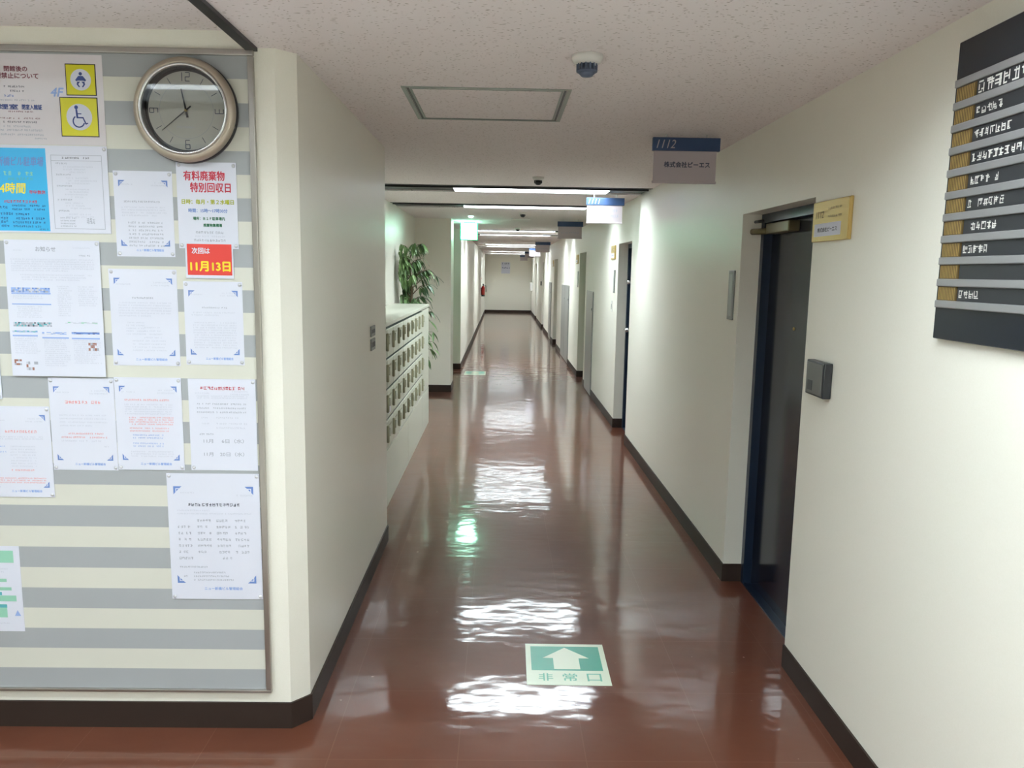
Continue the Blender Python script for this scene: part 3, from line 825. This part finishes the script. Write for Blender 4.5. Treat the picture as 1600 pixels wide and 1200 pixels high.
def hand(ang, ln, tail, w0, w1, y):
    h = MB(); d = Vector((math.sin(ang), math.cos(ang))); k = Vector((d.y, -d.x))
    q = [(-d*tail-k*w1/2), (d*ln-k*w0/2), (d*ln+k*w0/2), (-d*tail+k*w1/2)]
    vs = [(p.x, -y, p.y) for p in q]+[(p.x, -y-0.001, p.y) for p in q]
    h.raw(vs, [(0, 1, 2, 3), (7, 6, 5, 4), (0, 4, 5, 1), (1, 5, 6, 2), (2, 6, 7, 3), (3, 7, 4, 0)], M_CASE); return h
hand(math.radians(-11), 0.070, 0.022, 0.0032, 0.007, 0.019).build('hour_hand', CK)
hand(math.radians(231), 0.102, 0.022, 0.0018, 0.0048, 0.022).build('minute_hand', CK)
m = MB(); m.lathe([(0.004, 0.0145), (0.004, 0.025), (0.0, 0.026)], M_BRASS, 16, RXm); m.build('hub', CK)
m = MB(); m.lathe([(0.1343, 0.0405), (0.1343, 0.0418)], M_GLASS, 72, RXm, False); m.build('cover_glass', CK)

# ------------------------------------------------------------------ small fittings on the left wall
for z0, z1, lb in ((1.330, 1.387, 'upper of two grey switch plates on the left corridor wall'), (1.255, 1.318, 'lower of two grey switch plates on the left corridor wall')):
    m = MB(); m.bbox(XL, XL+0.007, 4.165, 4.295, z0, z1, M_GREYPL, 0.002)
    o = tag(m.build('switch_plate'), lb, 'switch', 'switch plates on the left wall')
    m = MB()
    for i in range(3): m.box(XL+0.0065, XL+0.009, 4.18+i*0.038, 4.205+i*0.038, z0+0.018, z1-0.018, M_DARKPL)
    m.build('rocker', o)

# ------------------------------------------------------------------ directory board on the right wall
DY, DZ0 = 2.205, 1.520
DIR = empty('directory_board', (XR, DY, DZ0), 'black tenant directory board with silver rails on the near right wall', 'sign board')
W, Hh, D = 0.95, 0.802, 0.022
m = MB(); m.bbox(-D, -0.0005, -W, 0, 0, Hh, M_BOARDBLK, 0.002, 1); m.build('backboard', DIR)
rail_z = [0.098+i*0.0592 for i in range(11)]
for z in rail_z:
    m = MB(); m.bbox(-D-0.011, -D, -W+0.02, -0.012, z-0.0105, z+0.0105, M_RAIL, 0.003, 2); m.build('rail', DIR)
rng = random.Random(77)
DFR = (Vector((-D-0.0045, 0, 0)), RW, UZ)
for i in range(10):
    zc = (rail_z[i]+rail_z[i+1])/2
    m = MB(); m.box(-D-0.004, -D, -0.100, -0.015, zc-0.0186, zc+0.0186, M_BRASSD)
    for k in range(11): m.quad(DFR, 0.017+k*0.0075, 0.020+k*0.0075, zc-0.017, zc+0.017, M_BRASS, 0.0001)
    m.build('number_plate', DIR)
    m = MB(); m.box(-D-0.004, -D, -W+0.03, -0.108, zc-0.0186, zc+0.0186, M_DARKPL)
    full = [0.07, 0.0, 0.085, 0.11, 0.13, 0.10, 0.20, 0.13, 0.10, 0.30][i]
    if full:
        m.scribble(DFR, 0.116, 0.116+full+0.02, zc, 0.020 if i < 9 else 0.030, M_WHITEPL, rng, 0.0002, .08)
    m.scribble(DFR, 0.46, 0.46+rng.uniform(.1, .3), zc, 0.020, M_WHITEPL, rng, 0.0002, .08)
    m.build('name_plate', DIR)

# ------------------------------------------------------------------ doors on the right
def door(n, leafm, framem, cut=0.05):
    a, b = DOORS[n-1]
    x = XR+REC
    leaf = MB(); leaf.box(x+0.045, x+0.085, a+0.03, b-0.045, 0.008, DH-0.045, leafm)
    lo = struct(leaf.build('door_%d' % n))
    f = MB()
    f.box(x, x+0.10, b-0.045, b, 0, DH, framem); f.box(x, x+0.10, a, a+0.03, 0, DH, framem)
    f.box(x, x+0.10, a+0.03, b-0.045, DH-0.045, DH, framem)
    f.box(x, x+0.10, a+0.03, b-0.045, 0, 0.008, framem)
    f.box(x+0.09, x+0.10, a+0.03, b-0.045, 0.008, DH-0.045, framem)
    f.build('door_frame', lo)
    return lo, x, a, b
lo, x, a, b = door(1, M_DOORNAVY, M_FRAMENAVY)
c = MB(); c.bbox(x-0.012, x+0.045, b-0.42, b-0.10, 1.90, 1.952, M_CLOSER, 0.006); c.build('door_closer', lo)
c = MB(); c.tube([(x-0.006, b-0.105, 1.915), (x-0.03, b-0.06, 1.915), (x-0.05, b-0.012, 1.915)], 0.016, M_CLOSER, 12); c.tube([(x-0.03, b-0.11, 1.965), (x-0.04, b-0.02, 1.965)], 0.008, M_DARKPL, 8); c.build('closer_arm', lo)
c = MB(); c.lathe([(0.008, 0), (0.008, 0.004), (0.0, 0.005)], M_BRASS, 16, Matrix.Translation((x+0.045, 3.70, 1.44)) @ Matrix.Rotation(-PI/2, 4, 'Y')); c.build('peephole', lo)
lo, x, a, b = door(2, M_FRAMENAVY, M_FRAMENAVY)
for z in (1.60, 1.09):
    c = MB(); c.tube([(x+0.045, b-0.11, z), (x-0.015, b-0.11, z)], 0.02, M_SILVER, 12); c.tube([(x-0.012, b-0.15, z), (x-0.012, b-0.03, z)], 0.012, M_SILVER, 10) if z < 1.3 else None
    c.build('lever_handle' if z < 1.3 else 'lock_cylinder', lo)
for n in (3, 4, 5, 6):
    lo, x, a, b = door(n, M_DOORGREY, M_DOORGREY)
    c = MB(); c.tube([(x+0.045, b-0.10, 1.02), (x+0.012, b-0.10, 1.02)], 0.018, M_SILVER, 12); c.tube([(x+0.012, b-0.10, 1.02), (x+0.012, b-0.20, 1.02)], 0.010, M_SILVER, 10); c.build('door_handle', lo)

# brass room plates
def room_plate(y0, y1, z0, z1, label, number, name=True):
    root = empty('room_plate', (XR, y1, z0), label, 'sign', 'brass room plates beside the doors')
    W, Hh = y1-y0, z1-z0
    m = MB(); m.bbox(-0.012, -0.0004, -W, 0, 0, Hh, M_BRASS, 0.002); m.bbox(-0.017, -0.012, -W, -W+0.022, 0.004, Hh-0.004, M_BRASS, 0.002); m.build('plate', root)
    f = (Vector((-0.0124, 0, 0)), RW, UZ)
    m = MB(); m.text(f, number, .10*W, .32*W, .67*Hh, .17*Hh, M_BRASSD, 0.0003, 0.0004, 0.15)
    rg = random.Random(int(y0*10)); m.scribble(f, .44*W, .80*W, .80*Hh, .055*Hh, M_BRASSD, rg, 0.0003, .05); m.scribble(f, .44*W, .80*W, .60*Hh, .055*Hh, M_BRASSD, rg, 0.0003, .05); m.build('engraving', root)
    m = MB(); m.quad(f, .07*W, .80*W, .13*Hh, .45*Hh, M_PAPER, 0.0003)
    f2 = (Vector((-0.0128, 0, 0)), RW, UZ)
    if name: m.text(f2, '株式会社ピーエス', .17*W, .70*W, .29*Hh, .11*Hh, M_INKD, 0.0003, 0.0006)
    else: m.scribble(f2, .17*W, .70*W, .29*Hh, .10*Hh, M_INKD, rg, 0.0003, .05)
    m.build('name_card', root)
room_plate(2.830, 3.165, 1.824, 1.978, 'brass plate numbered 1112 above the card reader by the first navy door', '1112')
room_plate(8.67, 8.98, 1.845, 2.00, 'brass plate beyond the second navy door on the right wall', '1111', False)
room_plate(12.88, 13.18, 1.84, 1.99, 'brass plate beyond the third doorway on the right wall', '1110', False)
room_plate(18.95, 19.25, 1.84, 1.99, 'brass plate beyond the fourth doorway on the right wall', '1109', False)

# card reader
R_ = empty('card_reader', (XR, 3.068, 1.228), 'dark grey card reader box on wall below the 1112 brass plate', 'card reader')
m = MB(); m.bbox(-0.034, -0.0005, -0.17, 0, 0, 0.136, M_DARKPL, 0.004); m.build('housing', R_)
m = MB(); m.bbox(-0.037, -0.034, -0.160, -0.010, 0.008, 0.128, M_READER, 0.001); m.bbox(-0.039, -0.037, -0.075, -0.030, 0.02, 0.06, M_DARKPL, 0.001); m.build('face_plate', R_)

# slim vertical grey strips, switch plates
def strip(y0, y1, z0, z1, label, grp):
    m = MB(); m.bbox(XR-0.008, XR-0.0004, y0, y1, z0, z1, M_GREYPL, 0.002); o = tag(m.build('indicator_strip'), label, 'wall plate', grp)
    m = MB(); m.box(XR-0.0095, XR-0.008, y0+0.02, y1-0.02, z0+0.02, z1-0.02, M_STEEL); m.build('face_plate', o)
strip(4.20, 4.30, 1.449, 1.715, 'narrow grey wall plate just past the first navy doorway', 'narrow grey wall plates by the doors')
strip(8.66, 8.76, 1.475, 1.73, 'narrow grey wall plate below the brass plate past the second navy door', 'narrow grey wall plates by the doors')
strip(12.82, 12.92, 1.46, 1.72, 'narrow grey wall plate past the third doorway, far along the wall', 'narrow grey wall plates by the doors')
m = MB(); m.bbox(XR-0.008, XR-0.0004, 8.80, 8.88, 1.262, 1.385, M_WHITEPL, 0.002); o = tag(m.build('switch_plate'), 'pale switch plate beneath the narrow grey plate past the second navy door', 'switch')
m = MB(); m.box(XR-0.010, XR-0.008, 8.825, 8.855, 1.29, 1.35, M_GREYPL); m.build('rocker', o)
m = MB(); m.bbox(XR-0.03, XR-0.0004, 24.55, 24.75, 1.29, 1.42, M_DARKPL, 0.004); o = tag(m.build('card_reader'), 'tiny dark card reader far along the right wall', 'card reader')
m = MB(); m.box(XR-0.032, XR-0.03, 24.58, 24.72, 1.31, 1.40, M_STEEL); m.build('face_plate', o)

# steel inspection panels
def steel_panel(y0, y1, z1, label, leaves=1):
    root = empty('inspection_panel', (XR, y0, 0.0), label, 'panel', 'grey steel inspection panels on the right wall')
    W = y1-y0
    m = MB(); m.box(-0.011, -0.0003, 0, W, 0.012, z1, M_STEEL); m.build('panel_frame', root)
    for i in range(leaves):
        p, q = W*i/leaves+0.012, W*(i+1)/leaves-0.012
        m = MB(); m.bbox(-0.016, -0.011, p, q, 0.03, z1-0.015, M_STEEL, 0.002); d = m.build('panel_door', root)
        m = MB(); m.lathe([(0.018, 0), (0.018, 0.004), (0.0, 0.005)], M_DARKPL, 14, Matrix.Translation((-0.016, p+0.05, 1.20)) @ Matrix.Rotation(-PI/2, 4, 'Y')); m.build('lock', d)
steel_panel(10.62, 11.42, 1.443, 'grey steel inspection panel before the third doorway on right')
steel_panel(14.45, 16.15, 1.455, 'wider grey steel inspection panel beyond the third doorway', 2)
steel_panel(19.6, 20.5, 1.45, 'distant grey steel inspection panel past the fourth doorway')

# white box near the far end
m = MB(); m.bbox(XR-0.09, XR-0.0005, 31.6, 32.1, 0.95, 1.29, M_WHITEPL, 0.008); o = tag(m.build('wall_box'), 'white box on the right wall at the far end of the corridor', 'box')
m = MB(); m.box(XR-0.093, XR-0.09, 31.65, 32.05, 1.0, 1.24, M_SIGNWHITE); m.build('cover', o)

# ------------------------------------------------------------------ hanging room signs
def hang_sign(y, x0, x1, z1, h, label, number, rows):
    root = empty('hanging_sign', ((x0+x1)/2, y, z1), label, 'sign', 'room signs hanging from the corridor ceiling')
    W = x1-x0; hd = 0.066
    m = MB(); m.bbox(-W/2, W/2, -0.012, 0.012, -hd, 0, M_SIGNBLUE, 0.002)
    hdo = m.build('header_bar', root)
    f = (Vector((0, -0.0124, 0)), Vector((1, 0, 0)), UZ)
    m = MB()
    if number: m.text(f, number, -W*.43, -W*.16, -hd*.5, .042, M_SIGNWHITE, 0.0003, 0.0, 0.25)
    m.build('room_number', hdo) if number else None
    m = MB(); m.bbox(-W/2+0.008, W/2-0.016, -0.006, 0.006, -h, -hd, M_SIGNWHITE, 0.002)
    m.bbox(-W/2+0.004, W/2-0.012, -0.009, 0.009, -h-0.004, -h+0.008, M_SIGNWHITE, 0.002); p = m.build('panel', root)
    f = (Vector((0, -0.0064, 0)), Vector((1, 0, 0)), UZ)
    m = MB(); rg = random.Random(int(y*7))
    for s, xa, xb, z, hh in rows:
        if s: m.text(f, s, xa*W, xb*W, z*h, hh, M_INKD, 0.0003, 0.0012)
        else: m.scribble(f, xa*W, xb*W, z*h, hh, M_INK, rg, 0.0003, .1)
    if rows: m.build('lettering', p)
    m = MB()
    for sx in (-.3, .3):
        m.tube([(sx*W, 0, 0), (sx*W, 0, H-z1)], 0.004, M_WHITEPL, 8)
    m.build('hanger', root)
hang_sign(4.12, 0.765, 1.112, 2.383, 0.224, 'nearest hanging room sign, blue header 1112 over white panel', '1112', [('株式会社ピーエス', -.32, .36, -.60, 0.028)])
hang_sign(7.20, 0.757, 1.102, 2.366, 0.224, 'second hanging sign with blue header, brightly lit beside the first ceiling trough', '1111', [(None, -.38, .36, -.50, .026), (None, -.38, .36, -.72, .026)])
hang_sign(10.65, 0.742, 1.085, 2.372, 0.222, 'third hanging sign, shaded, past the second navy door', '', [(None, -.36, .36, -.66, .024)])
hang_sign(17.9, 0.752, 1.095, 2.375, 0.222, 'fourth hanging sign, small and shaded in the far corridor', '', [(None, -.36, .36, -.66, .024)])
hang_sign(22.55, 0.772, 1.115, 2.375, 0.222, 'pale hanging sign lit from in front, behind the fourth', '', [(None, -.36, .36, -.66, .024)])
hang_sign(26.4, 0.76, 1.10, 2.40-0.02, 0.2, 'dark hanging sign half hidden behind the pale far one', '', [])
hang_sign(30.0, 0.69, 0.99, 2.335, 0.2, 'last hanging sign, dark, right in front of the end wall', '', [])

# ------------------------------------------------------------------ ceiling fittings
AP = empty('access_panel', (-0.07, 3.506, H), 'square ceiling access panel with double aluminium edge', 'ceiling panel')
m = MB()
hw, hd = 0.335, 0.325
for q, tt, z in ((0, 0.016, -0.004), (0.030, 0.008, -0.003)):
    a, b = hw-q, hd-q
    m.box(-a, a, -b, -b+tt*0.6, z, 0, M_TRIM); m.box(-a, a, b-tt*0.6, b, z, 0, M_TRIM)
    m.box(-a, -a+tt, -b+tt*0.6, b-tt*0.6, z, 0, M_TRIM); m.box(a-tt, a, -b+tt*0.6, b-tt*0.6, z, 0, M_TRIM)
q = 0.018
for x0, x1, y0, y1 in ((-hw+q, hw-q, -hd+0.0100, -hd+0.0180), (-hw+q, hw-q, hd-0.0180, hd-0.0100), (-hw+q, -hw+q+0.010, -hd+.018, hd-.018), (hw-q-0.010, hw-q, -hd+.018, hd-.018)):
    m.box(x0, x1, y0, y1, -0.0012, 0, M_BLACK)
m.build('frame', AP)
m = MB(); m.box(-hw+0.042, hw-0.042, -hd+0.038, hd-0.038, -0.0025, 0, M_CEIL); m.build('tile', AP)

def smoke(x, y, label, dark=M_SLATE, s=1.0):
    root = empty('smoke_detector', (x, y, H), label, 'smoke detector', 'smoke detectors on the corridor ceiling')
    dn = Matrix.Rotation(PI, 4, 'X')
    m = MB(); m.lathe([(0.052*s, 0), (0.052*s, 0.010*s), (0.046*s, 0.022*s), (0.036*s, 0.028*s), (0.0, 0.028*s)], M_WHITEPL, 36, dn); m.build('base', root)
    m = MB(); m.lathe([(0.026*s, 0.028*s), (0.026*s, 0.058*s), (0.018*s, 0.066*s), (0.0, 0.068*s)], dark, 28, dn)
    for i in range(14):
        a = 2*PI*i/14
        m.box(0.033*s*math.cos(a)-0.002, 0.033*s*math.cos(a)+0.002, 0.033*s*math.sin(a)-0.002, 0.033*s*math.sin(a)+0.002, -0.050*s, -0.027*s, dark)
    m.lathe([(0.035*s, 0.048*s), (0.035*s, 0.052*s), (0.027*s, 0.056*s)], dark, 28, dn)
    m.build('grille', root)
smoke(0.273, 2.70, 'near smoke detector, white base and slate grille, right of the access panel')
smoke(0.266, 6.04, 'dark smoke detector just before the nearest light trough', M_DARKPL, 0.85)
smoke(0.244, 9.55, 'dark smoke detector behind the second light trough', M_DARKPL, 0.85)
smoke(0.25, 12.85, 'dark smoke detector right before the third light trough', M_DARKPL, 0.9)
m = MB(); m.lathe([(0.13, 0), (0.13, 0.008), (0.09, 0.014), (0.09, 0.008), (0.05, 0.016), (0.0, 0.016)], M_CEIL, 36, Matrix.Translation((0.24, 10.65, H)) @ Matrix.Rotation(PI, 4, 'X')); tag(m.build('air_diffuser'), 'flat round fitting flush on ceiling beyond the second light trough', 'ceiling fitting')  # round air diffuser

# ------------------------------------------------------------------ exit sign
ES = empty('exit_sign', (-0.482, 11.5, H), 'glowing square green and white exit sign hanging from the ceiling', 'exit sign')
m = MB(); m.bbox(-0.128, 0.128, -0.018, 0.018, -0.262, -0.012, M_EXITRIM, 0.006); m.build('housing', ES)
for y0, y1 in ((-0.0205, -0.018), (0.018, 0.0205)):
    m = MB(); m.box(-0.114, 0.114, y0, y1, -0.250, -0.024, M_EXITFACE); m.build('lit_face', ES)
m = MB(); m.box(-0.08, 0.08, -0.012, 0.012, -0.012, 0, M_WHITEPL); m.build('mount', ES)
m = MB(); m.lathe([(0.035, 0), (0.033, 0.012), (0.02, 0.022), (0.0, 0.026)], M_LAMPSPOT, 24, Matrix.Translation((-0.41, 10.3, H)) @ Matrix.Rotation(PI, 4, 'X')); tag(m.build('indicator_lamp'), 'small glowing green lamp on ceiling in front of exit sign', 'lamp')

# ------------------------------------------------------------------ floor stickers
def floor_sign(x0, x1, y0, y1, label, rz):
    W, Dp = x1-x0, y1-y0
    m = MB(); m.box(-W/2, W/2, -Dp/2, Dp/2, 0, 0.0012, M_GLOWPAPER)
    o = tag(m.build('floor_sticker', None, ((x0+x1)/2, (y0+y1)/2, 0.0001)), label, 'sticker', 'emergency exit stickers on the floor')
    o.rotation_euler = (0, 0, rz)
    f = (Vector((0, 0, 0.0014)), Vector((1, 0, 0)), Vector((0, 1, 0)))
    m = MB(); m.quad(f, -W*.435, W*.435, -Dp*.17, Dp*.43, M_FLOORGREEN, 0.0001)
    m.poly(f, [(-W*.16, -Dp*.14), (W*.16, -Dp*.14), (W*.16, Dp*.13), (W*.29, Dp*.13), (0, Dp*.40), (-W*.29, Dp*.13), (-W*.16, Dp*.13)], M_GLOWPAPER, 0.0004)
    m.build('arrow_panel', o)
    for ch, cx in (('非', -.27), ('常', 0.02), ('口', .31)):
        m = MB(); m.text(f, ch, (cx-.085)*W, (cx+.085)*W, -Dp*.325, Dp*.17, M_TEALDK, 0.0003, 0.0006); m.build('lettering', o)
M_TEALDK = mat('faded green lettering', (112, 182, 158), 0.4)
floor_sign(0.130, 0.483, 3.002, 3.36, 'near emergency exit floor sticker with a white arrow on green', -0.01)
floor_sign(-0.60, -0.245, 12.72, 13.21, 'distant emergency exit floor sticker by the left passage', 0.0)

# ------------------------------------------------------------------ mailbox cabinets in the recess
MX = -0.80                                     # face of the mailboxes
rows = [0.414, 0.632, 0.850, 1.068, 1.286]
def mailbox(y0, ncol, label, plain=False, pitch=0.305):
    W = ncol*pitch if not plain else plain
    root = empty('mailbox_cabinet', (MX, y0, 0), label, 'mailbox cabinet', 'mailbox cabinets in the recess')
    dep = MX-XA-0.006
    m = MB(); m.box(-dep, -0.014, 0.002, W-0.002, 0, 1.29, M_MAILGAP if not plain else M_MAILBOX); m.build('carcass', root)
    m = MB(); m.bbox(-dep, 0.006, 0.001, W-0.001, 1.296, 1.325, M_MAILBOX, 0.003); m.build('top', root)
    m = MB(); m.box(-0.014, 0, 0.002, W-0.002, 0, 0.405, M_MAILBOX); m.build('plinth', root)
    if plain:
        m = MB(); m.box(-0.014, -0.002, 0.004, W-0.004, 0.412, 1.284, M_MAILBOX); m.build('front_panel', root)
        return root
    for r in range(4):
        for c in range(ncol):
            p, q = c*pitch+0.004, (c+1)*pitch-0.004
            z0, z1 = rows[r]+0.005, rows[r+1]-0.013
            d = MB(); d.bbox(-0.014, 0, p, q, z0, z1, M_MAILBOX, 0.003, 1); do = d.build('mailbox_door', root)
            h = MB()
            h.bbox(0, 0.018, q-0.058, q-0.028, z0+0.05, z1-0.025, M_MAILSLOT, 0.004, 1)
            h.bbox(0.018, 0.028, q-0.056, q-0.032, z0+0.10, z1-0.04, M_MAILBOX, 0.002, 1)
            h.build('latch', do)
            s = MB(); s.box(0, 0.0015, p+0.03, q-0.12, z1-0.05, z1-0.038, M_MAILSLOT); s.build('mail_slot', do)
    return root
mailbox(4.88, 6, 'near pale mailbox cabinet with rows of small doors, in the recess')
mailbox(4.88+6*.305, 4, 'far pale mailbox cabinet, between the near one and plain end unit')
mailbox(4.88+10*.305, 0, 'plain end cabinet closest to the plant, level with the mailboxes', plain=0.70)
m = MB(); m.box(MX+0.0003, MX+0.0015, 5.50, 5.62, 0.665, 0.735, M_PAPER); tag(m.build('name_card'), 'small white card stuck on a mailbox door of third row', 'card')

# ------------------------------------------------------------------ ficus in the recess
PX, PY = -1.02, 8.95
FI = empty('potted_ficus', (PX, PY, 0), 'tall potted ficus with drooping narrow leaves behind the mailbox cabinets', 'plant')
m = MB(); m.lathe([(0.105, 0), (0.11, 0.01), (0.14, 0.26), (0.15, 0.28), (0.15, 0.30), (0.135, 0.30), (0.132, 0.27), (0.0, 0.26)], M_POT, 36); m.build('pot', FI)
m = MB(); m.lathe([(0.133, 0.262), (0.06, 0.272), (0.0, 0.275)], M_SOIL, 24); m.build('soil', FI)
rng = random.Random(12)
trunk = [(0, 0, 0.26), (0.01, 0, 0.7), (-0.02, -0.01, 1.15), (0.0, 0.0, 1.45), (-0.03, 0.0, 1.75), (-0.01, 0, 1.93)]
m = MB(); m.tube(trunk, [0.022, 0.02, 0.017, 0.014, 0.010, 0.004], M_BARK, 10)
tips = []
def at(t):
    z = t
    for p, q in zip(trunk, trunk[1:]):
        if p[2] <= z <= q[2]:
            f = (z-p[2])/(q[2]-p[2]); return Vector(p).lerp(Vector(q), f)
    return Vector(trunk[-1])
brs = []
for i in range(42):
    z = rng.uniform(1.22, 1.90); a = rng.uniform(0, 2*PI)
    ln = rng.uniform(0.12, 0.30)
    brs.append((z, a, ln, rng.uniform(0.05, 0.16)))
for z, a, ln in ((1.15, -0.3, 0.27), (1.05, -0.5, 0.28), (0.92, -0.4, 0.27), (0.72, -0.35, 0.26), (0.62, -0.6, 0.24), (1.0, -1.0, 0.22), (0.8, 0.2, 0.25)):
    brs.append((z+0.06, a, ln, 0.02))
lv = MB()
def leaf(p, d, ln, wd):
    d = d.normalized(); s = d.cross(Vector((0, 0, 1)))
    if s.length < .1: s = Vector((1, 0, 0))
    s.normalize(); s = (s+Vector((rng.uniform(-.5, .5), rng.uniform(-.5, .5), rng.uniform(-.5, .5)))).normalized()
    n = 5; vs = []; fs = []
    q = p.copy(); dd = d.copy(); prof = [0.15, 0.8, 1.0, 0.75, 0.35, 0.02]
    for k in range(n+1):
        nrm = s.cross(dd)
        vs += [q-s*wd*prof[k]/2+nrm*0.003, q, q+s*wd*prof[k]/2+nrm*0.003]
        dd = (dd+Vector((0, 0, -0.20))).normalized(); q = q+dd*ln/n
    for k in range(n):
        o_ = 3*k; fs += [(o_, o_+1, o_+4, o_+3), (o_+1, o_+2, o_+5, o_+4)]
    lv.raw(vs, fs, M_LEAF, True)
for z, a, ln, rise in brs:
    p = at(z); d = Vector((math.cos(a), math.sin(a), 0))
    e = p+d*ln+Vector((0, 0, rise)); mid = p+d*ln*.5+Vector((0, 0, rise*.8))
    e.x = max(e.x, XA-PX+0.06); mid.x = max(mid.x, XA-PX+0.08)
    m.tube([p, mid, e], [0.006, 0.004, 0.002], M_BARK, 6)
    nl = rng.randint(9, 13) if rise > .03 else 6
    for k in range(nl):
        t = rng.uniform(0.35, 1.05); q = p.lerp(e, t)+Vector((0, 0, 0.2*rise*math.sin(t*PI)))
        dd = Vector((math.cos(a+rng.uniform(-1.2, 1.2)), math.sin(a+rng.uniform(-1.2, 1.2)), rng.uniform(-1.3, 0.1)))
        ll = rng.uniform(0.11, 0.17)
        if q.x+dd.normalized().x*ll < XA-PX+0.045: dd.x = abs(dd.x)*.2
        leaf(q, dd, ll, rng.uniform(0.028, 0.042))
m.build('trunk', FI)
lf = lv.build('foliage', FI); lf['kind'] = 'stuff'

# ------------------------------------------------------------------ far end
EX = empty('fire_extinguisher', (XL+0.075, 26.6, 0.86), 'red fire extinguisher on the left wall far down the corridor', 'fire extinguisher')
m = MB(); m.lathe([(0.0, 0.0), (0.05, 0.0), (0.055, 0.02), (0.055, 0.28), (0.042, 0.33), (0.018, 0.36), (0.0, 0.36)], M_EXTRED, 28); m.build('cylinder', EX)
m = MB(); m.lathe([(0.057, 0.0), (0.057, 0.05), (0.0555, 0.05)], M_DARKPL, 28, None, True, False); m.build('foot_ring', EX)
m = MB(); m.box(-0.02, 0.02, -0.05, 0.05, 0.36, 0.42, M_DARKPL); m.tube([(0, -0.05, 0.39), (0.09, -0.06, 0.36), (0.10, -0.05, 0.15)], 0.012, M_DARKPL, 8); m.build('valve', EX)
m = MB(); m.box(-0.075, -0.056, -0.05, 0.05, 0.05, 0.30, M_DARKPL); m.build('wall_bracket', EX)
m = MB(); m.box(XL+0.0004, XL+0.004, 26.8, 27.2, 1.30, 1.62, M_WHITEPL); m.quad((Vector((XL+0.0042, 27.0, 1.46)), Vector((0, 1, 0)), UZ), -.14, .14, -.03, .03, M_RED, .0003); tag(m.build('wall_sign'), 'white paper sign on the wall above the red extinguisher', 'sign')
m = MB(); m.box(-0.185, 0.185, -0.004, -0.0004, -0.235, 0.235, M_PAPER); o = tag(m.build('notice_sheet', None, (0.165, YE, 1.865)), 'white notice with dark lines on the end wall', 'notice')
m = MB(); f = (Vector((0, -0.0044, 0)), Vector((1, 0, 0)), UZ); rg = random.Random(5)
for z, h, mt in ((.18, .06, M_INKD), (.09, .04, M_INKL), (0.0, .06, M_NAVY), (-.1, .03, M_INKL), (-.18, .04, M_INKL)):
    m.scribble(f, -.16, .16, z, h, mt, rg, .0005, .08)
m.build('body_print', o)
